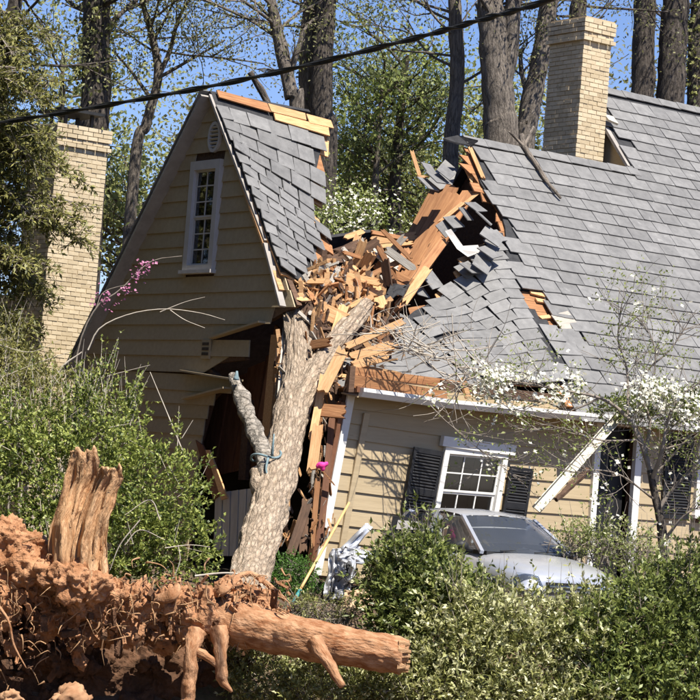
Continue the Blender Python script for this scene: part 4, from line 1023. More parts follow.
# branch broken over ridge
b = MB()
pts = [(521, 140, 43.9), (524, 152, 43.6), (536, 170, 43.1), (546, 186, 42.7), (560, 203, 42.2)]
def onroof(x, y, up=.08): p = hw(*H(x, y, (0, -SL, 1), Z0)); return p + Vector((0, -.1, up))
tube(b, [onroof(x, y) for x, y, _ in pts], [.05, .05, .045, .04, .03], 8, 24, .3, 8); br = MB()
tube(b, [onroof(524, 152), onroof(516, 144), onroof(508, 143, .2)], [.04, .03, .02], 6, 8); tube(b, [onroof(524, 150), onroof(532, 138, .2)], [.04, .03], 6, 6)
tag(b.build('broken_branch', M['bark_grey'], smooth=True), 'broken bare branch lying over the main roof ridge', 'branch')
# ================================================================== VEGETATION
random.seed(11); rng = np.random.default_rng(11)
def sprig_leaves(o, d, n, L, ln, wd, splay=.9, r=rng):
    """n leaves set along sprigs that start at o (k,3) and point along d (k,3)"""
    k = len(o); t = r.uniform(.1, 1, (k, n, 1)); pos = o[:, None] + d[:, None] * t * (L * r.uniform(.4, 1.9, (k, 1, 1)))
    ax = d[:, None] * .6 + r.normal(size=(k, n, 3)) * splay * .6
    nor = r.normal(size=(k, n, 3)) * .6 + np.array([0, -.25, .8]); 
    m = k * n
    return pos.reshape(m, 3), ax.reshape(m, 3), nor.reshape(m, 3), r.uniform(.4, 1.25, m) * ln, r.uniform(.5, 1.2, m) * wd
def blob_points(blobs, k, fill=.45, r=rng, back=.5):
    """points near the surface of bumpy ellipsoids: (x, y, Y, rx px, rz px, ry m)"""
    A = np.array([b[3] * b[4] for b in blobs], float); A /= A.sum(); out = []; dirs = []
    for b, c in zip(blobs, r.multinomial(k, A)):
        ctr = np.array(at(b[0], b[1], b[2])); s = b[2] / F; rad = np.array([b[3] * s, b[5] if len(b) > 5 else (b[3] + b[4]) * .5 * s, b[4] * s])
        d = unit(c, r); flip = (d[:, 1] > 0) & (r.random(c) < back); d[flip, 1] *= -1
        bump = np.array([1 + .42 * noise.noise(Vector(x) * 2.6 + Vector((b[0], b[1], 0))) + .28 * noise.noise(Vector(x) * 6 + Vector((0, b[0], b[1]))) for x in d])
        rr = r.uniform(fill, 1, c) ** .6 * bump
        out.append(ctr + d * rad * rr[:, None]); dirs.append(d)
    return np.vstack(out), np.vstack(dirs)
def shrub(name, label, blobs, leaf, k, n=9, ln=.055, wd=.028, L=.16, bud=0, budmat='lf_bud', base=None, cat='shrub', group=None, stems=7, fill=.45, upb=.5, twigm='twig', budn=5, budl=.05):
    b0 = blobs[0]; p0 = at(b0[0], b0[1], b0[2]); bz = gz(p0.x, p0.y) if base is None else base
    root_ = empty(name, (p0.x, p0.y, bz)); tag(root_, label, cat, group)
    inv = Matrix.Translation(-root_.location)
    o, d = blob_points(blobs, k, fill)
    ds = d * .55 + np.array([0, 0, upb]) + rng.normal(size=d.shape) * .45; ds /= np.linalg.norm(ds, axis=1, keepdims=True)
    lo = leaves_mesh('foliage', *sprig_leaves(o, ds, n, L, ln, wd), M[leaf], root_); lo.matrix_parent_inverse = inv
    if bud:
        sel = rng.random(len(o)) < bud
        tips = o[sel] + ds[sel] * L
        bo = leaves_mesh('new_growth', *sprig_leaves(tips, ds[sel], budn, .04, budl, budl * .42, .7), M[budmat], root_); bo.matrix_parent_inverse = inv
    top = np.argsort(-(o[:, 2] + rng.normal(size=len(o)) * .15))[:max(6, len(o) // 25)]
    sel = rng.choice(top, min(len(top), 4 + len(o) // 60), replace=False); sd_ = ds[sel] * .5 + np.array([0, 0, .9]) + rng.normal(size=(len(sel), 3)) * .25; sd_ /= np.linalg.norm(sd_, axis=1, keepdims=True)
    if stems > 6: sh_ = leaves_mesh('shoots', *sprig_leaves(o[sel], sd_, 14, L * 2.0, ln * .9, wd * .9, .7), M[leaf], root_); sh_.matrix_parent_inverse = inv; sh_['kind'] = 'stuff'
    b = MB()
    if stems > 6:
        for q_, d_ in zip(o[sel], sd_): tube(b, [Vector(q_) - Vector(d_) * .1, Vector(q_) + Vector(d_) * L * 3], [.007, .002], 3, 3, cap=False)
    for i in range(stems):
        bl = random.choice(blobs); e = at(bl[0] + random.gauss(0, bl[3] * .45), bl[1] - random.uniform(0, .7) * bl[4], bl[2] + random.gauss(0, .15))
        s0 = Vector((lerp(p0.x, e.x, .5) + random.gauss(0, .15), p0.y + random.gauss(0, .15), bz - .05)); mid = s0.lerp(e, .55) + Vector((random.gauss(0, .1), random.gauss(0, .1), .1))
        tube(b, [s0, mid, e], [.022, .014, .004], 5, 8)
    # fine twigs under the sprigs
    for i in rng.choice(len(o), min(len(o), 260), replace=False):
        a = Vector(o[i]); dd = Vector(ds[i]); tube(b, [a - dd * .3, a + dd * L * .9], [.006, .002], 3, 2, cap=False)
    so_ = b.build('stems', M[twigm], root_, True); so_.matrix_parent_inverse = inv
    return root_
# left yellow-green bush behind the roots
shrub('shrub', 'big yellow-green leafy bush below the gable wall', [(95, 470, 32.6, 70, 62), (40, 480, 32.4, 60, 60), (150, 500, 32.5, 60, 62), (100, 420, 33, 45, 40), (20, 440, 32.8, 45, 45), (175, 555, 32.2, 45, 50), (60, 550, 32, 75, 50), (120, 540, 32.2, 60, 50), (-25, 470, 32.6, 45, 60)], 'lf_bush', 4200, 9, .075, .040, .17, stems=16, twigm='twig_pale')
# round bright box bush behind the trunk foot
shrub('box_bush', 'small bright green round box bush right of the trunk foot', [(290, 578, 33.6, 26, 24), (275, 590, 33.4, 22, 20), (305, 592, 33.5, 18, 18)], 'lf_box', 1500, 9, .032, .018, .07, stems=5, upb=.3)
# shrubs filling the foreground
shrub('shrub', 'dark glossy shrub right of the crumpled metal', [(412, 572, 30.6, 34, 36), (392, 605, 30.4, 28, 34), (420, 566, 30.8, 28, 26), (430, 600, 30.4, 42, 40), (465, 600, 30.5, 32, 26), (405, 635, 30.2, 36, 30), (385, 575, 30.9, 16, 22)], 'lf_dark', 1900, 9, .10, .045, .20, bud=.14, budl=.07, stems=14, fill=.25)
shrub('shrub', 'broad shrub of pale cream-green new growth in the middle foreground', [(520, 652, 29.6, 75, 55), (460, 640, 29.7, 55, 50), (578, 644, 29.7, 50, 44), (500, 622, 30.2, 40, 22), (598, 612, 30.2, 20, 14), (530, 705, 29.2, 90, 40), (440, 690, 29.4, 60, 40)], 'lf_mid', 2700, 8, .085, .034, .20, bud=.8, budl=.09, stems=18, fill=.15)
shrub('shrub', 'dense green shrub in the lower right corner', [(655, 640, 29.7, 60, 62), (690, 610, 29.9, 45, 55), (610, 655, 29.6, 50, 55), (648, 600, 30.4, 42, 26), (640, 700, 29.2, 70, 45), (700, 690, 29.2, 45, 60)], 'lf_dark', 2300, 9, .09, .042, .20, bud=.55, budmat='lf_lime', budl=.09, stems=16)
shrub('shrub', 'low olive shrub under the sawn root at the bottom edge', [(330, 690, 29.6, 60, 30), (270, 690, 29.9, 40, 26), (390, 690, 29.5, 45, 30), (240, 660, 30.4, 20, 24), (320, 670, 30.2, 50, 22)], 'lf_mid', 1700, 9, .065, .032, .16, bud=.25, budl=.06, stems=10)
shrub('ground_plant', 'tuft of pale weeds between box bush and crumpled metal', [(330, 612, 31.2, 30, 12), (300, 606, 31.4, 18, 10)], 'lf_mid', 260, 8, .05, .02, .12, stems=2, cat='plant')
# ---------------------------------------------------------------- trees
def branch_tree(b, start, dirv, L, r, depth, tips, up=.25, spread=.7, nkid=3, wob=.18, sides=6, minr=.006):
    n = 4; pts = [Vector(start)]; d = Vector(dirv).normalized()
    for i in range(n):
        d = (d + Vector((random.gauss(0, wob), random.gauss(0, wob), random.gauss(0, wob * .7) + up * .15))).normalized(); pts.append(pts[-1] + d * L / n)
    tube(b, pts, [r, r * .8, r * .55], max(3, sides), 6, cap=False)
    if depth <= 0: tips.append((pts[-1], d)); tips.append((pts[-2], d)); return
    for k in range(nkid):
        t = random.uniform(.35, 1); i = min(n - 1, int(t * n)); p = pts[i].lerp(pts[i + 1], t * n - i)
        nd = (d + Vector((random.gauss(0, spread), random.gauss(0, spread), random.gauss(.1, spread * .7)))).normalized()
        branch_tree(b, p, nd, L * random.uniform(.5, .75), max(minr, r * .5), depth - 1, tips, up, spread, nkid, wob, sides - 1, minr)
    tips.append((pts[-1], d))
def tree(name, label, trunk, rad, bark='bark_grey', leaf=None, branches=(), ln=.12, wd=.06, perclump=22, clump=.55, cat='tree', group=None, depth=2, nkid=3, spread=.7, sides=16, extra=None, flower=None, fl=.08, minr=.008, up=.25, ivy=0, zmax=22, leaf_keep=1.0, amp=.12, top=True):
    """trunk: (x,y,Y) from the lowest visible point upwards; the foot is dropped to the ground"""
    P = P3(trunk); foot = P[0] + (P[0] - P[1]).normalized() * .1; g0 = Vector((P[0].x + (P[0].x - P[-1].x) * .25, P[0].y, gz(P[0].x, P[0].y) - .1))
    root_ = empty(name, (g0.x, g0.y, g0.z + .1)); tag(root_, label, cat, group); inv = Matrix.Translation(-root_.location)
    pts = ([g0] if P[0].z > g0.z + .6 else []) + P; rr = ([rad[0] * 1.25] if len(pts) > len(P) else []) + list(rad)
    b = MB(); tube(b, pts, rr, sides, max(20, len(pts) * 10), amp, 2.2, ridges=.03 if rad[0] > .15 else 0, seed=random.random() * 30)
    t = b.build('trunk', M[bark], root_, True); t.matrix_parent_inverse = inv
    b = MB(); tips = []
    for br in branches:
        if len(br) == 5:                      # fraction, direction, length, radius, depth
            f, dv, L, r_, dp = br; Q = crom(pts, 40); p = Q[int(clamp(f) * 40)]
            branch_tree(b, p, dv, L, r_, dp, tips, up, spread, nkid, minr=minr)
        else:                                 # explicit pixel limb: points, r0, r1, depth
            pl, r0, r1, dp = br; Q = P3(pl); tube(b, Q, [r0, r1], 7, 12, .15, 4, cap=False)
            for kk in range(nkid + 1):
                i = random.randrange(len(Q) - 1); p = Q[i].lerp(Q[i + 1], random.random()); d = (Q[i + 1] - Q[i]).normalized()
                branch_tree(b, p, (d + Vector((random.gauss(0, .7), random.gauss(0, .5), random.gauss(.2, .6)))), (Q[-1] - Q[0]).length * .45, r1 * .7, dp, tips, up, spread, nkid, minr=minr)
            tips.append((Q[-1], (Q[-1] - Q[-2]).normalized()))
    if b.v: o = b.build('limbs', M[bark] if rad[0] > .05 else M['twig'], root_, True); o.matrix_parent_inverse = inv
    tips = [t_ for t_ in tips if t_[0].z < zmax]
    if leaf and tips:
        C_ = np.array([t_[0] for t_ in tips]); 
        if leaf_keep < 1: C_ = C_[rng.random(len(C_)) < leaf_keep]
        k = len(C_); off = rng.normal(size=(k, perclump, 3)) * clump * rng.uniform(.4, 1.1, (k, 1, 1)) * np.array([1, 1, .7])
        pos = (C_[:, None] + off).reshape(-1, 3); m = len(pos)
        ax = rng.normal(size=(m, 3)) + np.array([0, 0, -.2]); nor = rng.normal(size=(m, 3)) * .7 + np.array([.2, -.4, .8])
        o = leaves_mesh('crown', pos, ax, nor, rng.uniform(.6, 1.2, m) * ln, rng.uniform(.6, 1.2, m) * wd, M[leaf], root_); o.matrix_parent_inverse = inv
        if flower:
            sel = rng.random(m) < flower; fp_ = pos[sel]; k2 = len(fp_)
            four_petals(fp_, fl, root_, inv, M['petal'])
    if ivy:
        Q = crom(pts, 60); pos = []; 
        for i in range(ivy):
            t_ = random.random(); q = Q[int(t_ * 59)]; r_ = float(np.interp(t_, np.linspace(0, 1, len(rr)), rr)); a = random.uniform(0, 6.28)
            pos.append(q + Vector((math.cos(a), math.sin(a), 0)) * (r_ * random.uniform(1, 1.5)))
        pos = np.array(pos); m = len(pos)
        o = leaves_mesh('ivy', pos, rng.normal(size=(m, 3)) + np.array([0, 0, -.5]), rng.normal(size=(m, 3)) + np.array([0, -1, .5]), rng.uniform(.6, 1.2, m) * .12, rng.uniform(.6, 1.2, m) * .10, M['lf_mid'], root_); o.matrix_parent_inverse = inv
    return root_
def four_petals(pos, size, parent, inv, m):
    """each flower has four petals round its centre"""
    n = len(pos)
    if not n: return
    nrm = rng.normal(size=(n, 3)) * .45 + np.array([.1, -.5, .75]); nrm /= np.linalg.norm(nrm, axis=1, keepdims=True)
    a = np.cross(nrm, rng.normal(size=(n, 3))); a /= np.linalg.norm(a, axis=1, keepdims=True); c = np.cross(nrm, a)
    pos4 = np.repeat(pos, 4, axis=0); ax = np.stack([a, c, -a, -c], 1).reshape(-1, 3) + np.repeat(nrm, 4, axis=0) * .15
    s = np.repeat(rng.uniform(.7, 1.2, n), 4) * size
    o = leaves_mesh('blossom', pos4, ax, np.repeat(nrm, 4, axis=0), s * .55, s * .5, m, parent, .08); o.matrix_parent_inverse = inv
GT = 'bare trunks standing in the wood behind the house'
UPV = lambda a, b_, c: Vector((a, b_, c))
def ringbr(n, f0, f1, L, r, dp, el=.35):
    out = []
    for i in range(n):
        a = random.uniform(0, 6.28); out.append((lerp(f0, f1, (i + random.random()) / n), (math.cos(a), math.sin(a), el + random.gauss(0, .25)), L * random.uniform(.7, 1.2), r, dp))
    return out
SP = dict(leaf='lf_spring', ln=.095, wd=.05, perclump=13, clump=.6, depth=2)
tree('tree', 'dark ivy-clad trunk rising behind the left chimney', [(94, 130, 53), (95, 60, 53), (97, 0, 53), (98, -90, 53)], [.34, .33, .31, .2], 'bark_dark', branches=ringbr(9, .62, .98, 3.2, .07, 2), ivy=900, leaf='lf_mid', ln=.13, wd=.07, perclump=16, clump=.6)
tree('tree', 'dark leaning trunk in the upper left corner', [(-2, 110, 47), (4, 60, 47), (14, 10, 47), (22, -40, 47)], [.17, .15, .14, .1], 'bark_dark', branches=ringbr(10, .5, .98, 2.2, .035, 2), **SP)
tree('tree', 'slender pale crooked tree left of the gable peak', [(134, 175, 55), (146, 125, 55), (158, 78, 55), (154, 45, 55), (146, 15, 55), (136, -20, 55)], [.14, .12, .11, .09, .07, .04], 'bark_grey',
     branches=[([(158, 78, 55), (170, 50, 55), (178, 20, 55), (192, -5, 55)], .07, .03, 2), ([(152, 100, 55), (130, 70, 55), (112, 50, 54)], .05, .02, 2), ([(150, 45, 55), (165, 20, 55), (176, -4, 55)], .05, .02, 2), ([(158, 78, 55), (190, 60, 55), (225, 40, 55)], .05, .02, 2)] + ringbr(10, .6, 1, 2.4, .03, 2), **SP)
tree('tree', 'grey forked trunk right behind the gable peak', [(296, 135, 51), (291, 95, 51), (284, 60, 51), (276, 25, 51), (266, -25, 51)], [.17, .16, .15, .13, .09], 'bark_grey',
     branches=[([(288, 75, 51), (296, 55, 51), (304, 30, 51)], .10, .05, 1), ([(278, 30, 51), (262, 8, 51), (248, -2, 51)], .04, .02, 1)] + ringbr(6, .7, 1, 2.4, .04, 2), **SP)
tree('tree', 'thick trunk just right of the gable peak', [(311, 160, 53), (310, 100, 53), (309, 50, 53), (313, 0, 53), (316, -60, 53)], [.26, .25, .24, .22, .16], 'bark_grey', branches=ringbr(8, .7, 1, 3, .05, 2), ivy=160, **SP)
tree('tree', 'thick dark trunk beside its twin near the picture middle top', [(325, 175, 52.5), (322, 110, 52.5), (322, 60, 52.5), (327, 0, 52.5), (331, -60, 52.5)], [.27, .26, .25, .23, .18], 'bark_dark', branches=ringbr(7, .7, 1, 2.4, .035, 2), **SP)
tree('tree', 'slim trunk rising left of the broken ridge', [(448, 200, 52), (452, 130, 52), (457, 80, 52), (456, 30, 52), (453, -40, 52)], [.19, .18, .17, .16, .12], 'bark_grey', branches=ringbr(9, .55, 1, 2.2, .035, 2), **SP)
tree('tree', 'broad furrowed trunk above the main roof ridge', [(500, 175, 51), (499, 110, 51), (494, 50, 51), (490, 0, 51), (488, -60, 51)], [.40, .37, .34, .28, .2], 'bark_grey', branches=[([(500, 95, 51), (510, 50, 51), (513, 0, 51), (516, -50, 51)], .22, .15, 1)] + ringbr(6, .75, 1, 2.2, .035, 2), **SP)
tree('tree', 'leaning trunk between broad trunk and chimney', [(522, 175, 52), (528, 120, 52), (540, 60, 52), (549, 0, 52), (556, -50, 52)], [.24, .23, .22, .21, .15], 'bark_grey', branches=[([(530, 100, 52), (522, 75, 52), (520, 50, 52)], .08, .04, 1)] + ringbr(6, .7, 1, 2.2, .035, 2), **SP)
tree('tree', 'crooked grey trunk hidden behind the right chimney', [(575, 140, 54), (572, 60, 54), (578, 10, 54), (586, -40, 54)], [.22, .2, .2, .14], 'bark_dark', branches=ringbr(8, .7, 1, 2.4, .035, 2), **SP)
tree('tree', 'dark straight trunk right of the chimney', [(640, 130, 56), (643, 60, 56), (645, 0, 56), (646, -60, 56)], [.29, .28, .27, .2], 'bark_dark', branches=ringbr(6, .75, 1, 2.4, .035, 2), **SP)
tree('tree', 'widest dark trunk near the upper right corner', [(668, 140, 56), (672, 60, 56), (676, 0, 56), (678, -60, 56)], [.36, .35, .33, .25], 'bark_dark', branches=ringbr(6, .75, 1, 2.4, .035, 2), **SP)
tree('tree', 'ivy-covered trunk at the right picture edge', [(694, 150, 57), (697, 60, 57), (699, 0, 57), (700, -60, 57)], [.25, .24, .22, .15], 'bark_dark', branches=ringbr(8, .4, 1, 2.4, .04, 2), ivy=1100, leaf='lf_mid', ln=.13, wd=.08, perclump=10, clump=.5)
# leafy trees seen through the gap
tree('tree', 'dark-limbed pine with green tufts seen through the roof gap', [(393, 260, 57), (394, 200, 57), (398, 140, 57), (402, 100, 57), (408, 55, 57)], [.17, .16, .13, .09, .04], 'bark_dark',
     leaf='lf_pine', ln=.20, wd=.03, perclump=46, clump=.5, branches=[([(394, 150, 57), (412, 125, 57), (432, 108, 57)], .06, .03, 1), ([(395, 170, 57), (375, 155, 57), (362, 150, 57)], .05, .02, 1), ([(400, 110, 57), (385, 95, 57), (378, 80, 57)], .05, .02, 1)] + ringbr(14, .3, .98, 1.8, .04, 1))
tree('tree', 'lime-leaved young tree left of the pine', [(372, 250, 56), (376, 170, 56), (380, 110, 56), (384, 70, 56)], [.10, .08, .06, .03], 'bark_grey', leaf='lf_lime', ln=.15, wd=.09, perclump=26, clump=.55, branches=ringbr(13, .4, 1, 1.5, .03, 1))
for x, Y, top_, lab, lf, n in ((345, 60, 150, 'mid-green leafy tree behind the standing roof piece', 'lf_far', 22), (420, 61, 60, 'tall green tree behind the pine', 'lf_far', 26), (440, 58, 150, 'green bushy tree left of the broken ridge', 'lf_mid', 20),
                         (130, 58, 190, 'green leafy tree between left chimney and gable', 'lf_far', 24), (165, 60, 215, 'darker green tree low beside the gable slope', 'lf_mid', 20), (475, 62, 120, 'feathery green tree behind the slim trunk', 'lf_far', 16), (372, 63, 205, 'low lime-green tree at the bottom of the gap', 'lf_lime', 18), (320, 64, 190, 'hazy green tree behind the twin trunks', 'lf_far', 18),
                         (60, 60, 40, 'tall green tree behind the left chimney', 'lf_far', 26), (230, 64, 120, 'faint spring tree behind the gable', 'lf_spring', 12), (590, 66, 60, 'pale spring tree behind the right chimney', 'lf_spring', 14)):
    tree('tree', lab, [(x - 3, 300, Y), (x, (300 + top_) / 2, Y), (x + 3, top_ + 15, Y)], [.16, .11, .04], 'bark_grey', leaf=lf, ln=.17, wd=.10, perclump=25, clump=.7, branches=ringbr(n, .35, 1, 2.0, .035, 1), group='leafy trees behind the house')
# white flowering dogwood behind the gap
tree('dogwood_tree', 'white flowering dogwood seen low in the roof gap', [(335, 290, 50), (337, 260, 50), (340, 235, 50)], [.07, .05, .03], 'bark_grey', leaf='lf_lime', ln=.09, wd=.05, perclump=26, clump=.6, flower=.16, fl=.085,
     branches=[([(337, 260, 50), (350, 235, 50), (365, 218, 50)], .03, .015, 1), ([(337, 265, 50), (318, 240, 50), (312, 225, 50)], .03, .015, 1), ([(337, 262, 50), (345, 240, 49), (352, 232, 49)], .03, .015, 1), ([(337, 262, 50), (328, 236, 49), (325, 228, 49)], .03, .015, 1)])
# conifer at the left, in front of the chimney
random.seed(31)
def conifer():
    base = at(-45, 420, 41.5); root_ = empty('hemlock_tree', (base.x, base.y, gz(base.x, base.y))); tag(root_, 'olive hemlock with drooping sprays in front of the left chimney', 'tree'); inv = Matrix.Translation(-root_.location)
    b = MB(); tube(b, [Vector((base.x, base.y, -.1)), at(-42, 200, 41.5), at(-38, -40, 41.5)], [.28, .2, .1], 12, 20, .1, 3); t = b.build('trunk', M['bark_dark'], root_, True); t.matrix_parent_inverse = inv
    b = MB(); O = []; D = []
    for k in range(70):
        y0 = random.uniform(10, 410); s = random.choice((-1, 1)) if random.random() < .2 else 1
        reach = random.uniform(55, 98) if random.random() < .8 else random.uniform(100, 145)
        if y0 > 290: reach = min(reach, random.uniform(50, 85))
        a = at(-42, y0, 41.5); e = at(-42 + s * reach, y0 + random.uniform(-10, 45), 41.5 + random.gauss(0, .9)); mid = a.lerp(e, .5) + Vector((0, 0, .25))
        Q = crom([a, mid, e], 14); tube(b, [a, mid, e], [.04, .025, .006], 5, 10, cap=False)
        for i in range(4, 15):
            for j in range(5):
                d = Vector((random.gauss(.25 * s, .5), random.gauss(-.2, .6), random.gauss(-.15, .3))).normalized(); st = Q[i]; en = st + d * random.uniform(.2, .5) + Vector((0, 0, -.08))
                tube(b, [st, en], [.008, .003], 3, 2, cap=False); O.append(st); D.append(en - st)
    o = b.build('limbs', M['twig'], root_, True); o.matrix_parent_inverse = inv
    O = np.array(O); D = np.array(D); n = 8; k = len(O); t_ = rng.uniform(.1, 1.05, (k, n, 1)); pos = (O[:, None] + D[:, None] * t_).reshape(-1, 3); m = len(pos)
    ax = np.repeat(D, n, axis=0) * 1.2 + rng.normal(size=(m, 3)) * .45; nor = rng.normal(size=(m, 3)) * .4 + np.array([0, -.3, .9])
    o = leaves_mesh('crown', pos, ax, nor, rng.uniform(.6, 1.2, m) * .14, rng.uniform(.6, 1.2, m) * .045, M['lf_olive'], root_); o.matrix_parent_inverse = inv
conifer()
shrub('shrub', 'shaded mixed shrub at the foot of the left chimney', [(25, 400, 36, 60, 40), (70, 395, 36.5, 35, 30), (-10, 360, 37, 40, 40)], 'lf_olive', 900, 8, .07, .03, .2, stems=30, fill=.3, twigm='twig_pale')
# redbud sprig and arching bare stems in front of the gable
def stem_thing(name, label, paths, m, cat='sapling', blooms=None, bm_=None, bs=.035, bn=6):
    p0 = at(*paths[0][0][0]); root_ = empty(name, p0); tag(root_, label, cat); inv = Matrix.Translation(-root_.location); b = MB()
    for pl, r0, r1 in paths: tube(b, P3(pl), [r0, r1], 6, 16, .2, 6, cap=False)
    o = b.build('stems', M[m], root_, True); o.matrix_parent_inverse = inv
    if blooms:
        pos = []
        for (x, y, Y, s, k) in blooms:
            for i in range(k): pos.append(at(x + random.gauss(0, s), y + random.gauss(0, s), Y + random.gauss(0, .1)))
        four_petals(np.array(pos), bs, root_, inv, M[bm_])
    return root_
stem_thing('redbud_sapling', 'thin redbud with pink blossom in front of the rake board', [([(72, 420, 36.5), (78, 350, 36.5), (96, 308, 36.5), (120, 290, 36.5), (150, 262, 36.5), (182, 256, 36.5)], .018, .005), ([(96, 308, 36.5), (104, 292, 36.5), (128, 284, 36.5)], .01, .004)], 'twig', 'sapling',
           [(145, 265, 36.5, 4, 30), (138, 275, 36.5, 4, 22), (126, 290, 36.5, 4, 18), (120, 296, 36.5, 4, 8), (100, 298, 36.5, 6, 22), (112, 303, 36.5, 5, 8)], 'pink', .05)
stem_thing('bare_stem', 'long pale bare branch arching across the gable', [([(88, 350, 36), (100, 328, 36), (130, 314, 36), (165, 309, 36), (200, 313, 36), (225, 320, 36)], .013, .004), ([(170, 310, 36), (185, 320, 36), (205, 328, 36)], .008, .004), ([(160, 312, 36), (185, 302, 36), (205, 297, 36)], .007, .003)], 'twig_pale', 'branch')
stem_thing('bare_stem', 'thin straight bare stick poking up before the lower gable', [([(190, 470, 35), (170, 420, 35), (150, 372, 35)], .014, .006), ([(182, 438, 35), (193, 420, 35)], .008, .004)], 'twig_pale', 'branch')
stem_thing('bare_stem', 'tangle of pale bare twigs at the left edge below the chimney', [([(-5, 380, 36), (40, 362, 36), (70, 352, 36)], .01, .004), ([(-5, 420, 35.5), (12, 428, 35.5), (14, 440, 35.5)], .014, .006), ([(0, 395, 36), (50, 400, 36), (95, 380, 36), (150, 365, 36)], .01, .004), ([(40, 410, 36), (60, 370, 36), (82, 352, 36)], .03, .01), ([(0, 345, 36), (30, 352, 36), (60, 340, 36)], .008, .003)], 'twig_pale', 'branch')
stem_thing('bare_stem', 'tangle of broken pale twigs above the root plate', [([(140, 520, 30.5), (120, 545, 30.5), (110, 570, 30.5)], 0.011, 0.005), ([(160, 520, 30.5), (150, 500, 30.5), (125, 515, 30.5)], 0.010, 0.004), ([(165, 548, 30.5), (190, 545, 30.5), (210, 547, 30.5)], 0.009, 0.004), ([(195, 576, 30.5), (225, 573, 30.5), (245, 575, 30.5)], 0.017, 0.010), ([(125, 545, 30.5), (140, 530, 30.5), (165, 540, 30.5)], 0.010, 0.004), ([(178, 545, 30.5), (180, 560, 30.5), (175, 575, 30.5)], 0.008, 0.004)], 'twig_pale', 'branch')
# dogwood in front of the house at the right
random.seed(17)
def dogwood():
    Y = 33.6; base = at(662, 610, Y); root_ = empty('dogwood_tree', (base.x, base.y, gz(base.x, base.y))); tag(root_, 'white flowering dogwood spreading in front of the eave and door', 'tree'); inv = Matrix.Translation(-root_.location)
    b = MB(); tube(b, [Vector((base.x, base.y, gz(base.x, base.y) - .1))] + P3([(663, 575, Y), (662, 530, Y), (656, 500, Y), (650, 470, Y)]), [.09, .075, .07, .06, .045], 10, 24, .15, 5); t = b.build('trunk', M['bark_dark'], root_, True); t.matrix_parent_inverse = inv
    b = MB(); tips = []
    L = [([(650, 470, Y), (640, 440, Y), (625, 415, Y), (600, 398, Y), (560, 390, Y - .2), (530, 384, Y - .3), (500, 380, Y - .3)], .04, .008), ([(658, 510, Y), (672, 490, Y), (690, 472, Y), (712, 462, Y)], .035, .012), ([(652, 480, Y), (662, 450, Y - .3), (668, 420, Y - .3), (682, 395, Y - .3), (705, 380, Y - .3)], .035, .01),
         ([(645, 455, Y), (650, 420, Y + .2), (640, 395, Y + .2), (648, 370, Y + .2), (670, 350, Y + .2), (690, 320, Y + .2)], .03, .006), ([(628, 418, Y), (627, 370, Y + .3), (618, 340, Y + .3), (622, 305, Y + .3)], .022, .004), ([(600, 398, Y), (570, 410, Y), (545, 402, Y), (515, 400, Y), (490, 397, Y - .1)], .018, .005),
         ([(655, 500, Y), (620, 475, Y - .4), (590, 470, Y - .5), (575, 475, Y - .5)], .018, .005), ([(640, 440, Y), (600, 440, Y - .3), (560, 428, Y - .4), (530, 432, Y - .4)], .018, .005), ([(662, 450, Y), (690, 440, Y), (712, 420, Y)], .02, .008), ([(664, 540, Y), (685, 515, Y - .2), (705, 505, Y - .2)], .025, .01), ([(650, 480, Y), (700, 425, Y)], .02, .01), ([(660, 520, Y), (632, 545, Y - .3), (618, 550, Y - .3)], .015, .005),
         ([(430, 405, 34.6), (450, 425, 34.5), (480, 450, 34.4), (520, 480, 34.3)], .010, .004), ([(650, 400, Y), (655, 350, Y), (640, 318, Y)], .012, .003)]
    for pl, r0, r1 in L:
        Q = P3(pl); tube(b, Q, [r0, r1], 6, 20, .25, 7, cap=False); n = len(pl) * 5
        C_ = crom(Q, 30)
        for k in range(n):
            i = random.randrange(6, 30); d = (C_[min(i + 1, 30)] - C_[i - 1]).normalized(); branch_tree(b, C_[i], d + Vector((random.gauss(0, .8), random.gauss(0, .5), random.gauss(.1, .6))), random.uniform(.25, .8), .007, 1, tips, .3, .6, 2, .2, 3, .003)
    o = b.build('limbs', M['twig'], root_, True); o.matrix_parent_inverse = inv
    T = np.array([t_[0] for t_ in tips]); pxy = [CR.transposed() @ (Vector(t_) - CAM) for t_ in T]; yy = np.array([350 - F * q.y / -q.z for q in pxy]); xx = np.array([350 + F * q.x / -q.z for q in pxy])
    band = (np.abs(yy - (385 + (xx - 480) * .06)) < 17) & (xx > 475)
    keep = (band & (rng.random(len(T)) < .95)) | (rng.random(len(T)) < .05)
    Fp = T[keep]; Fp = np.vstack([Fp + rng.normal(size=Fp.shape) * .08 for _ in range(4)]); four_petals(Fp, .07, root_, inv, M['petal'])
    lk = T[(rng.random(len(T)) < .55)]; pos = np.vstack([lk + rng.normal(size=lk.shape) * .07 for _ in range(5)]); m = len(pos)
    o = leaves_mesh('crown', pos, rng.normal(size=(m, 3)), rng.normal(size=(m, 3)) + np.array([0, -.3, .8]), rng.uniform(.6, 1.2, m) * .06, rng.uniform(.6, 1.2, m) * .03, M['lf_lime'], root_); o.matrix_parent_inverse = inv
dogwood()
shrub('climber', 'dark evergreen climber on the eave at the right edge', [(660, 408, 37.3, 45, 14), (620, 412, 37.0, 30, 8), (705, 405, 37.6, 30, 16)], 'lf_dark', 700, 8, .07, .035, .12, stems=0, cat='climber', base=3.0)
shrub('shrub', 'pale flowering shrub before the door jambs', [(600, 545, 32.6, 28, 22), (575, 540, 32.7, 20, 16), (640, 555, 32.4, 26, 22)], 'lf_lime', 420, 6, .05, .028, .14, bud=.5, stems=10, fill=.2)
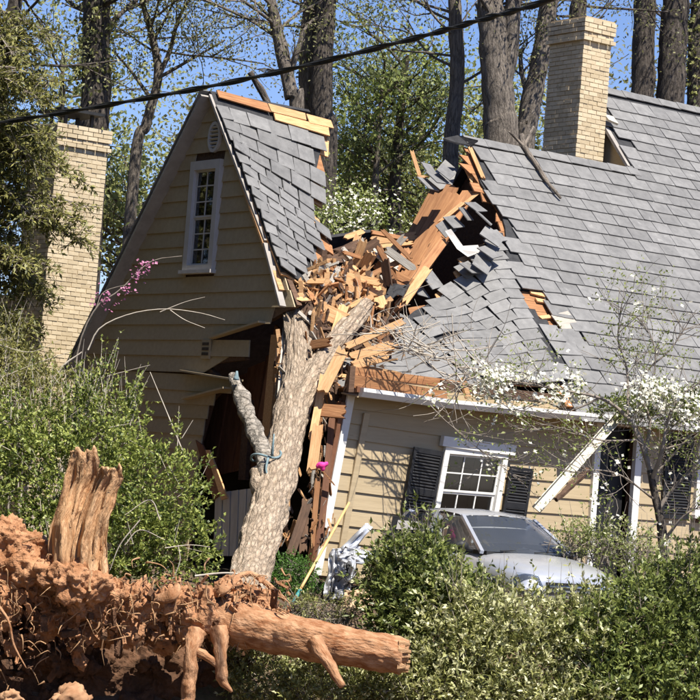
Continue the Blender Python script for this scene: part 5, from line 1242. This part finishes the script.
# fallen twigs over the folded slates
random.seed(3)
for (x, y, n, lab) in ((430, 350, 22, 'heap of bare twigs caught on the folded slates'), (470, 375, 26, 'tangle of bare twigs at the torn eave edge'), (395, 335, 9, 'few thin twigs lying on the lower left slates')):
    p0 = at(x, y, 35.9); root_ = empty('fallen_twigs', p0); tag(root_, lab, 'twigs'); b = MB(); tips = []
    for k in range(n): branch_tree(b, at(x + random.gauss(0, 14), y + random.gauss(0, 6), 35.8 + random.gauss(0, .12)), Vector((random.gauss(0, 1), random.gauss(0, .3), random.gauss(.1, .5))), random.uniform(.4, 1.0), .012, 1, tips, .2, .5, 2, .15, 4, .004)
    o = b.build('twigs', M['twig_pale'], root_, True); o.matrix_parent_inverse = Matrix.Translation(-root_.location)
# ================================================================== CABLE, CAR AND SMALL THINGS
b = MB(); cp = [at(-420, 175, 42), at(-120, 138, 36.5), at(0, 122.5, 34), at(130, 101, 31.3), at(260, 76, 28.9), at(400, 42, 26.5), at(480, 20, 25.3), at(560, -3, 24.1), at(760, -70, 21.6), at(1000, -160, 19)]
Q = crom(cp, 260); tube(b, Q, [.024], 8, 260, res=False)
cab = b.build('power_cable', M['rubber'], smooth=True); tag(cab, 'thick black overhead cable sagging across the sky in front of the house', 'cable')
for ph in (0, 3.14):
    b = MB(); H_ = []; 
    for i, q in enumerate(Q):
        a = i * .33 + ph; H_.append(q + Vector((0, math.cos(a), math.sin(a))) * .027)
    tube(b, H_, [.015], 5, res=False); b.build('strand', M['rubber'], cab, True)
# second thin dark stub wire by the left ridge
b = MB(); tube(b, [at(250, 72, 40.5), at(262, 92, 40.6), at(270, 108, 40.6)], [.05, .06, .05], 7, 8, .3, 6); tag(b.build('broken_branch', M['bark_dark'], smooth=True), 'short dark branch stub sticking up above the left ridge', 'branch')
def car(name, label, origin, fwd, paint, cat='car'):
    root_ = empty(name, origin, math.atan2(fwd[1], fwd[0])); tag(root_, label, cat)
    # body shell lofted from cross sections
    st = [(-2.25, .55, .80, .84), (-2.2, .40, .98, .93), (-1.7, .32, 1.02, .99), (-.9, .30, 1.02, 1), (.3, .30, 1.02, 1), (.95, .32, 1.02, 1), (1.1, .32, 1.03, .99), (1.6, .32, .985, .98), (2.05, .36, .91, .94), (2.25, .42, .80, .85), (2.3, .5, .66, .80)]
    W = .91; b = MB(); V = []
    prof = lambda zb, zt, s: [(0, zt), (.35, zt - .004), (.66, zt - .025), (.86, zt - .075), (.985, zt - .20), (1.0, (zb + zt) / 2), (.985, zb + .12), (.90, zb), (0, zb)]
    for x, zb, zt, s in st:
        pr = prof(zb, zt, s); ring = [(y * W * s, z) for y, z in pr] + [(-y * W * s, z) for y, z in pr[-2:0:-1]]
        V += [(x, y, z) for y, z in ring]
    k = len(V) // len(st); fs = [(i * k + j, i * k + (j + 1) % k, (i + 1) * k + (j + 1) % k, (i + 1) * k + j) for i in range(len(st) - 1) for j in range(k)] + [tuple(range(k - 1, -1, -1))[::-1], tuple(range((len(st) - 1) * k, len(st) * k))]
    b.add(V, fs); body = b.build('body', M[paint], root_, True)
    sm = body.modifiers.new('s', 'SUBSURF'); sm.levels = sm.render_levels = 1
    b = MB(); b.poly([(1.12, .62, 1.02), (1.12, -.62, 1.02), (2.1, -.58, .93), (2.1, .58, .93)], .02); 
    # roof and pillars
    R0 = [(-2.0, .74, 1.02), (-1.45, .60, 1.50), (-.7, .62, 1.55), (.05, .60, 1.50), (1.0, .74, 1.03)]
    b = MB(); V = []; pr = []
    for x, y, z in ((-1.52, .57, 1.475), (-1.1, .60, 1.53), (-.5, .61, 1.55), (.0, .60, 1.52), (.12, .585, 1.485)):
        V += [(x, y, z - .03), (x, y * .85, z), (x, 0, z + .025), (x, -y * .85, z), (x, -y, z - .03)]
    b.add(V, [(i * 5 + j, (i + 1) * 5 + j, (i + 1) * 5 + j + 1, i * 5 + j + 1) for i in range(4) for j in range(4)]); rf = b.build('car_roof', M[paint], root_, True)
    for s in (-1, 1):
        for a, c, wd in (((.10, .59 * s, 1.47), (1.02, .76 * s, 1.0), .055), ((-.62, .61 * s, 1.50), (-.60, .80 * s, 1.0), .07), ((-1.5, .57 * s, 1.46), (-2.0, .74 * s, 1.0), .12)):
            b = MB(); b.bar(a, c, .05, wd, (0, 1, 0)); b.build('pillar', M[paint], root_)
        for pts in ([(.06, .597 * s, 1.455), (-.58, .617 * s, 1.475), (-.56, .785 * s, 1.02), (.93, .745 * s, 1.02)], [(-.66, .617 * s, 1.475), (-1.45, .575 * s, 1.44), (-1.88, .725 * s, 1.02), (-.64, .785 * s, 1.02)]):
            b = MB(); b.poly(pts, .008); b.build('side_window', M['carglass'], root_)
        b = MB(); tube(b, [(.84, .80 * s, 1.02), (.83, .88 * s, 1.03), (.82, .93 * s, 1.06), (.81, 1.0 * s, 1.07), (.81, 1.08 * s, 1.06)], [.02, .03, .07, .075, .03], 12, 14); b.build('mirror', M['plastic'], root_, True)
        b = MB(); b.poly([(2.06, .80 * s, .80), (2.24, .55 * s, .78), (2.29, .50 * s, .64), (2.12, .82 * s, .66)], .03); b.build('headlight', M['carglass'], root_)
        for x in (-1.4, 1.42):
            b = MB(); V = []; n = 24
            for (r_, y) in ((.20, .80), (.30, .80), (.335, .82), (.335, .92), (.30, .945), (.20, .93)):
                V += [(x + math.cos(2 * math.pi * i / n) * r_, y * s, .33 + math.sin(2 * math.pi * i / n) * r_) for i in range(n)]
            b.add(V, [(j * n + i, j * n + (i + 1) % n, (j + 1) * n + (i + 1) % n, (j + 1) * n + i) for j in range(5) for i in range(n)]); wh = b.build('wheel', M['plastic'], root_, True)
            b = MB(); b.add([(x + math.cos(2 * math.pi * i / n) * .2, .915 * s, .33 + math.sin(2 * math.pi * i / n) * .2) for i in range(n)] + [(x, .94 * s, .33)], [(i, (i + 1) % n, n) for i in range(n)]); b.build('rim', M['chrome'], wh)
            b = MB(); V = []
            for r_, y in ((.36, .905), (.42, .918)): V += [(x + math.cos(math.pi * i / n) * r_, y * s, .33 + math.sin(math.pi * i / n) * r_) for i in range(n + 1)]
            b.add(V, [(i, i + 1, n + 2 + i, n + 1 + i) for i in range(n)]); b.build('wheel_arch', M['plastic'], root_)
    V = []; b = MB()
    for i in range(7):
        y = lerp(-1, 1, i / 6); V += [(.13 + .04 * (1 - y * y), y * .575, 1.475 + .02 * (1 - y * y)), (1.02 + .10 * (1 - y * y), y * .735, 1.02)]
    b.add(V, [(2 * i, 2 * i + 1, 2 * i + 3, 2 * i + 2) for i in range(6)]); b.build('windshield', M['carglass'], root_, True)
    b = MB(); b.poly([(-1.55, .56, 1.44), (-1.55, -.56, 1.44), (-2.02, -.70, 1.02), (-2.02, .70, 1.02)], .008); b.build('rear_window', M['carglass'], root_)
    b = MB()
    for y in (-.38, .38):
        b.box((-.15, y, .85), (.5, .46, .16)); b.box((-.42, y, 1.08), (.14, .44, .52)); b.box((-.44, y, 1.38), (.10, .24, .14))
    b.box((.85, 0, .98), (.4, 1.4, .08)); b.build('cabin', M['plastic'], root_)
    for k in range(2): b = MB(); b.bar((1.09, -.5 + k * .55, 1.035), (.98, .02 + k * .5, 1.06), .02, .015); b.build('wiper', M['plastic'], root_)
    b = MB()
    for z in (.56, .62, .68): b.box((2.29, 0, z), (.03, .9, .03))
    b.build('grille', M['plastic'], root_)
    return root_
fw = Vector((.44, -.9, 0)).normalized(); lf_ = Vector((-fw.y, fw.x, 0))
wc = at(514, 534, 32.9); org = wc - fw * .57 - Vector((0, 0, 1.27))
car('silver_car', 'silver car half buried behind the shrubs with debris on its windshield', org, fw, 'silver')
p = at(700, 548, 33.6)
car('dark_car', 'dark car at the right picture edge, only its sloping end showing', Vector((p.x + 1.75, p.y + .2, -.18)), Vector((-.97, -.24, 0)), 'darkpaint')
# crumpled silver metal beside the corner
def crumple(name, label, quad, m, amp, seed, n=22, cat='sheet metal', th=.0):
    A, B_, C_, D = [at(*q) for q in quad]; b = MB(); V = []
    for j in range(n + 1):
        for i in range(n + 1):
            s, t = i / n, j / n; p = A.lerp(B_, s).lerp(D.lerp(C_, s), t); q = Vector((s * 2.1 + seed, t * 2.1, seed))
            d = abs(noise.noise(q)) * 1.6 + abs(noise.noise(q * 2.3)) * .8 + .08 * noise.noise(q * 6)
            V.append(p + Vector((.35 * noise.noise(q + Vector((9, 0, 0))), -d, .35 * noise.noise(q + Vector((0, 7, 0))))) * amp)
    b.add(V, [(j * (n + 1) + i, j * (n + 1) + i + 1, (j + 1) * (n + 1) + i + 1, (j + 1) * (n + 1) + i) for j in range(n) for i in range(n)])
    o = b.build(name, M[m], smooth=True); sol = o.modifiers.new('t', 'SOLIDIFY'); sol.thickness = .008; tag(o, label, cat); return o
crumple('crumpled_panel', 'crumpled silver car panel jammed at the house corner', [(322, 602, 33.0), (352, 598, 32.9), (360, 545, 33.1), (332, 548, 33.2)], 'foil', .34, 2.0, 34)
crumple('crumpled_panel', 'bent silver strip sticking up from the crumpled panel', [(340, 548, 33.0), (352, 552, 33.0), (373, 527, 33.1), (366, 523, 33.1)], 'foil', .06, 5.0, 8)
crumple('crumpled_panel', 'flat silver metal scrap on top of the crumpled panel', [(338, 560, 32.8), (375, 566, 32.8), (380, 552, 33.0), (345, 546, 33.0)], 'foil', .14, 8.0)
crumple('tan_sheet', 'tan crumpled sheet under the silver panel', [(338, 612, 32.5), (372, 608, 32.4), (372, 588, 32.6), (345, 590, 32.6)], 'tan_cloth', .12, 11.0, cat='sheet')
crumple('black_bag', 'black crumpled plastic below the silver panel', [(318, 620, 32.8), (345, 622, 32.7), (345, 592, 33.0), (322, 590, 33.0)], 'plastic', .25, 14.0, cat='bag')
wr = MB()
random.seed(9)
for k in range(14):
    a = (345 + random.random() * 25, 565 + random.random() * 25, 32.6 + random.random() * .3); wr_ = [a]
    for j in range(3): wr_.append((wr_[-1][0] + random.gauss(0, 7), wr_[-1][1] + random.gauss(0, 7), wr_[-1][2] + random.gauss(0, .05)))
    tube(wr, P3(wr_), [.012, .006], 4, 8)
tag(wr.build('bent_wires', M['plastic'], smooth=True), 'knot of black bent wires inside the crumpled panel', 'wires', kind='stuff')
# grey framed box below left shutter
b = MB(); c0 = [at(*q) for q in ((390, 530, 34.2), (426, 532, 34.2), (427, 519, 34.2), (393, 516, 34.2))]; b.poly(c0, .25, (0, -1, 0)); bx = b.build('storage_bin', M['plastic']); tag(bx, 'black bin with grey lid panel under the left shutter', 'bin')
b = MB(); c0 = [at(*q) for q in ((396, 529, 34.06), (422, 530, 34.06), (423, 522, 34.06), (398, 520, 34.06))]; b.poly(c0, .02, (0, -1, 0)); b.build('lid_panel', M['trimgrey'], bx)
# rake with teal grip
rk = empty('garden_pole', at(291, 612, 32.6)); tag(rk, 'wooden pole with teal end leaning against the house corner', 'pole'); inv = Matrix.Translation(-rk.location)
b = MB(); tube(b, [at(300, 590, 32.8), at(349, 503, 34.9)], [.022, .022], 8, 4); o = b.build('shaft', M['pole'], rk, True); o.matrix_parent_inverse = inv
b = MB(); tube(b, [at(289, 611, 32.5), at(300, 590, 32.8)], [.032, .027], 10, 4); o = b.build('grip', M['teal'], rk, True); o.matrix_parent_inverse = inv
# strap round pale limb
b = MB()
c = at(266, 456, 34.35); d = Vector((.15, -.05, .99)).normalized()
ring = [c + Vector((math.cos(a) * .22, math.sin(a) * .22, .05 * math.sin(a * 2) + .05 * math.cos(a))) for a in np.linspace(0, 6.28, 25)]; tube(b, ring, [.018], 6, 40, .3, 9)
tube(b, [at(272, 456, 34.1), at(273, 445, 34.05), at(274, 434, 34.1)], [.022, .018, .012], 6, 8, .3, 9); tube(b, [at(268, 458, 34.1), at(266, 470, 34.0), at(270, 480, 33.95)], [.022, .018, .012], 6, 8, .3, 9)
tag(b.build('strap', M['strap'], smooth=True), 'faded blue strap tied round the pale limb stub', 'strap')
o = fused([(322, 465, 34.6, 4, 1, .8), (326, 464, 34.6, 3), (318, 466, 34.6, 2.5), (323, 469, 34.6, 2.5)], .02, 'pink_cloth', M['hotpink'], .02, 1, None); o.matrix_parent_inverse = Matrix(); tag(o, 'hot pink scrap of cloth beside the trunk', 'cloth')
# blue plastic tip on limb
b = MB(); tube(b, [at(236, 380, 35.2), at(237, 371, 35.2)], [.05, .015], 8, 4); tag(b.build('blue_cap', M['strap'], smooth=True), 'small blue-grey scrap on the tip of the pale limb', 'scrap')

# unseen leafy trees added left of the picture to keep skylight off the gable
random.seed(77)
WB = 'unseen tree added beyond the left picture edge to shade the gable, '
for x, y, h, lab in ((-14.5, 38, 20, 'nearest the gable'), (-18, 44, 20, 'beside the left chimney'), (-19, 31, 20, 'furthest left by the roots'), (-13.5, 50, 18, 'furthest back'), (-10.5, 25, 19, 'level with the roots'), (-9.5, 15, 19, 'closest to the camera'), (-17, 21, 20, 'second from the camera'), (-18, 11, 18, 'furthest left by the camera'), (-10.2, 32.5, 20, 'just outside the leafy bush')):
    lab = WB + lab
    root_ = empty('tree', (x, y, gz(x, y))); tag(root_, lab, 'tree', 'unseen trees added to shade the gable'); inv = Matrix.Translation(-root_.location); b = MB(); tips = []
    tube(b, [Vector((x, y, gz(x, y) - .1)), Vector((x + .3, y, h * .5)), Vector((x, y + .4, h))], [.35, .25, .08], 10, 20, .1, 2)
    o = b.build('trunk', M['bark_dark'], root_, True); o.matrix_parent_inverse = inv; b = MB()
    for k in range(48):
        a = random.uniform(0, 6.28); z = random.uniform(1.2, h); branch_tree(b, Vector((x, y, z)), (math.cos(a), math.sin(a), .25), random.uniform(2.2, 3.6) * (1.15 - z / h * .6), .06, 1, tips, .2, .7, 3)
    o = b.build('limbs', M['bark_dark'], root_, True); o.matrix_parent_inverse = inv
    C_ = np.array([t_[0] for t_ in tips]); pos = (C_[:, None] + rng.normal(size=(len(C_), 26, 3)) * .6).reshape(-1, 3); m = len(pos)
    o = leaves_mesh('crown', pos, rng.normal(size=(m, 3)), rng.normal(size=(m, 3)) + np.array([0, 0, .8]), rng.uniform(.6, 1.2, m) * .5, rng.uniform(.6, 1.2, m) * .32, M['lf_pine'], root_); o.matrix_parent_inverse = inv

crumple('torn_felt_sheet', 'dark brown sheet curling up at the far left rim of the roof gap', [(308, 268, 40.2), (345, 262, 40.2), (366, 238, 40.8), (330, 250, 40.8)], 'dkwood', .18, 21.0, 16, cat='roofing felt')
crumple('torn_felt_sheet', 'small black felt scrap between the rubble and the brown deck slab', [(384, 300, 38.6), (404, 296, 38.6), (408, 284, 39.0), (390, 284, 39.0)], 'felt', .12, 25.0, 12, cat='roofing felt')
crumple('insulation_scrap', 'pale tan insulation scrap in the middle of the rubble', [(316, 300, 37.9), (334, 303, 37.8), (336, 290, 38.1), (318, 286, 38.1)], 'tan_cloth', .14, 29.0, 14, cat='insulation')
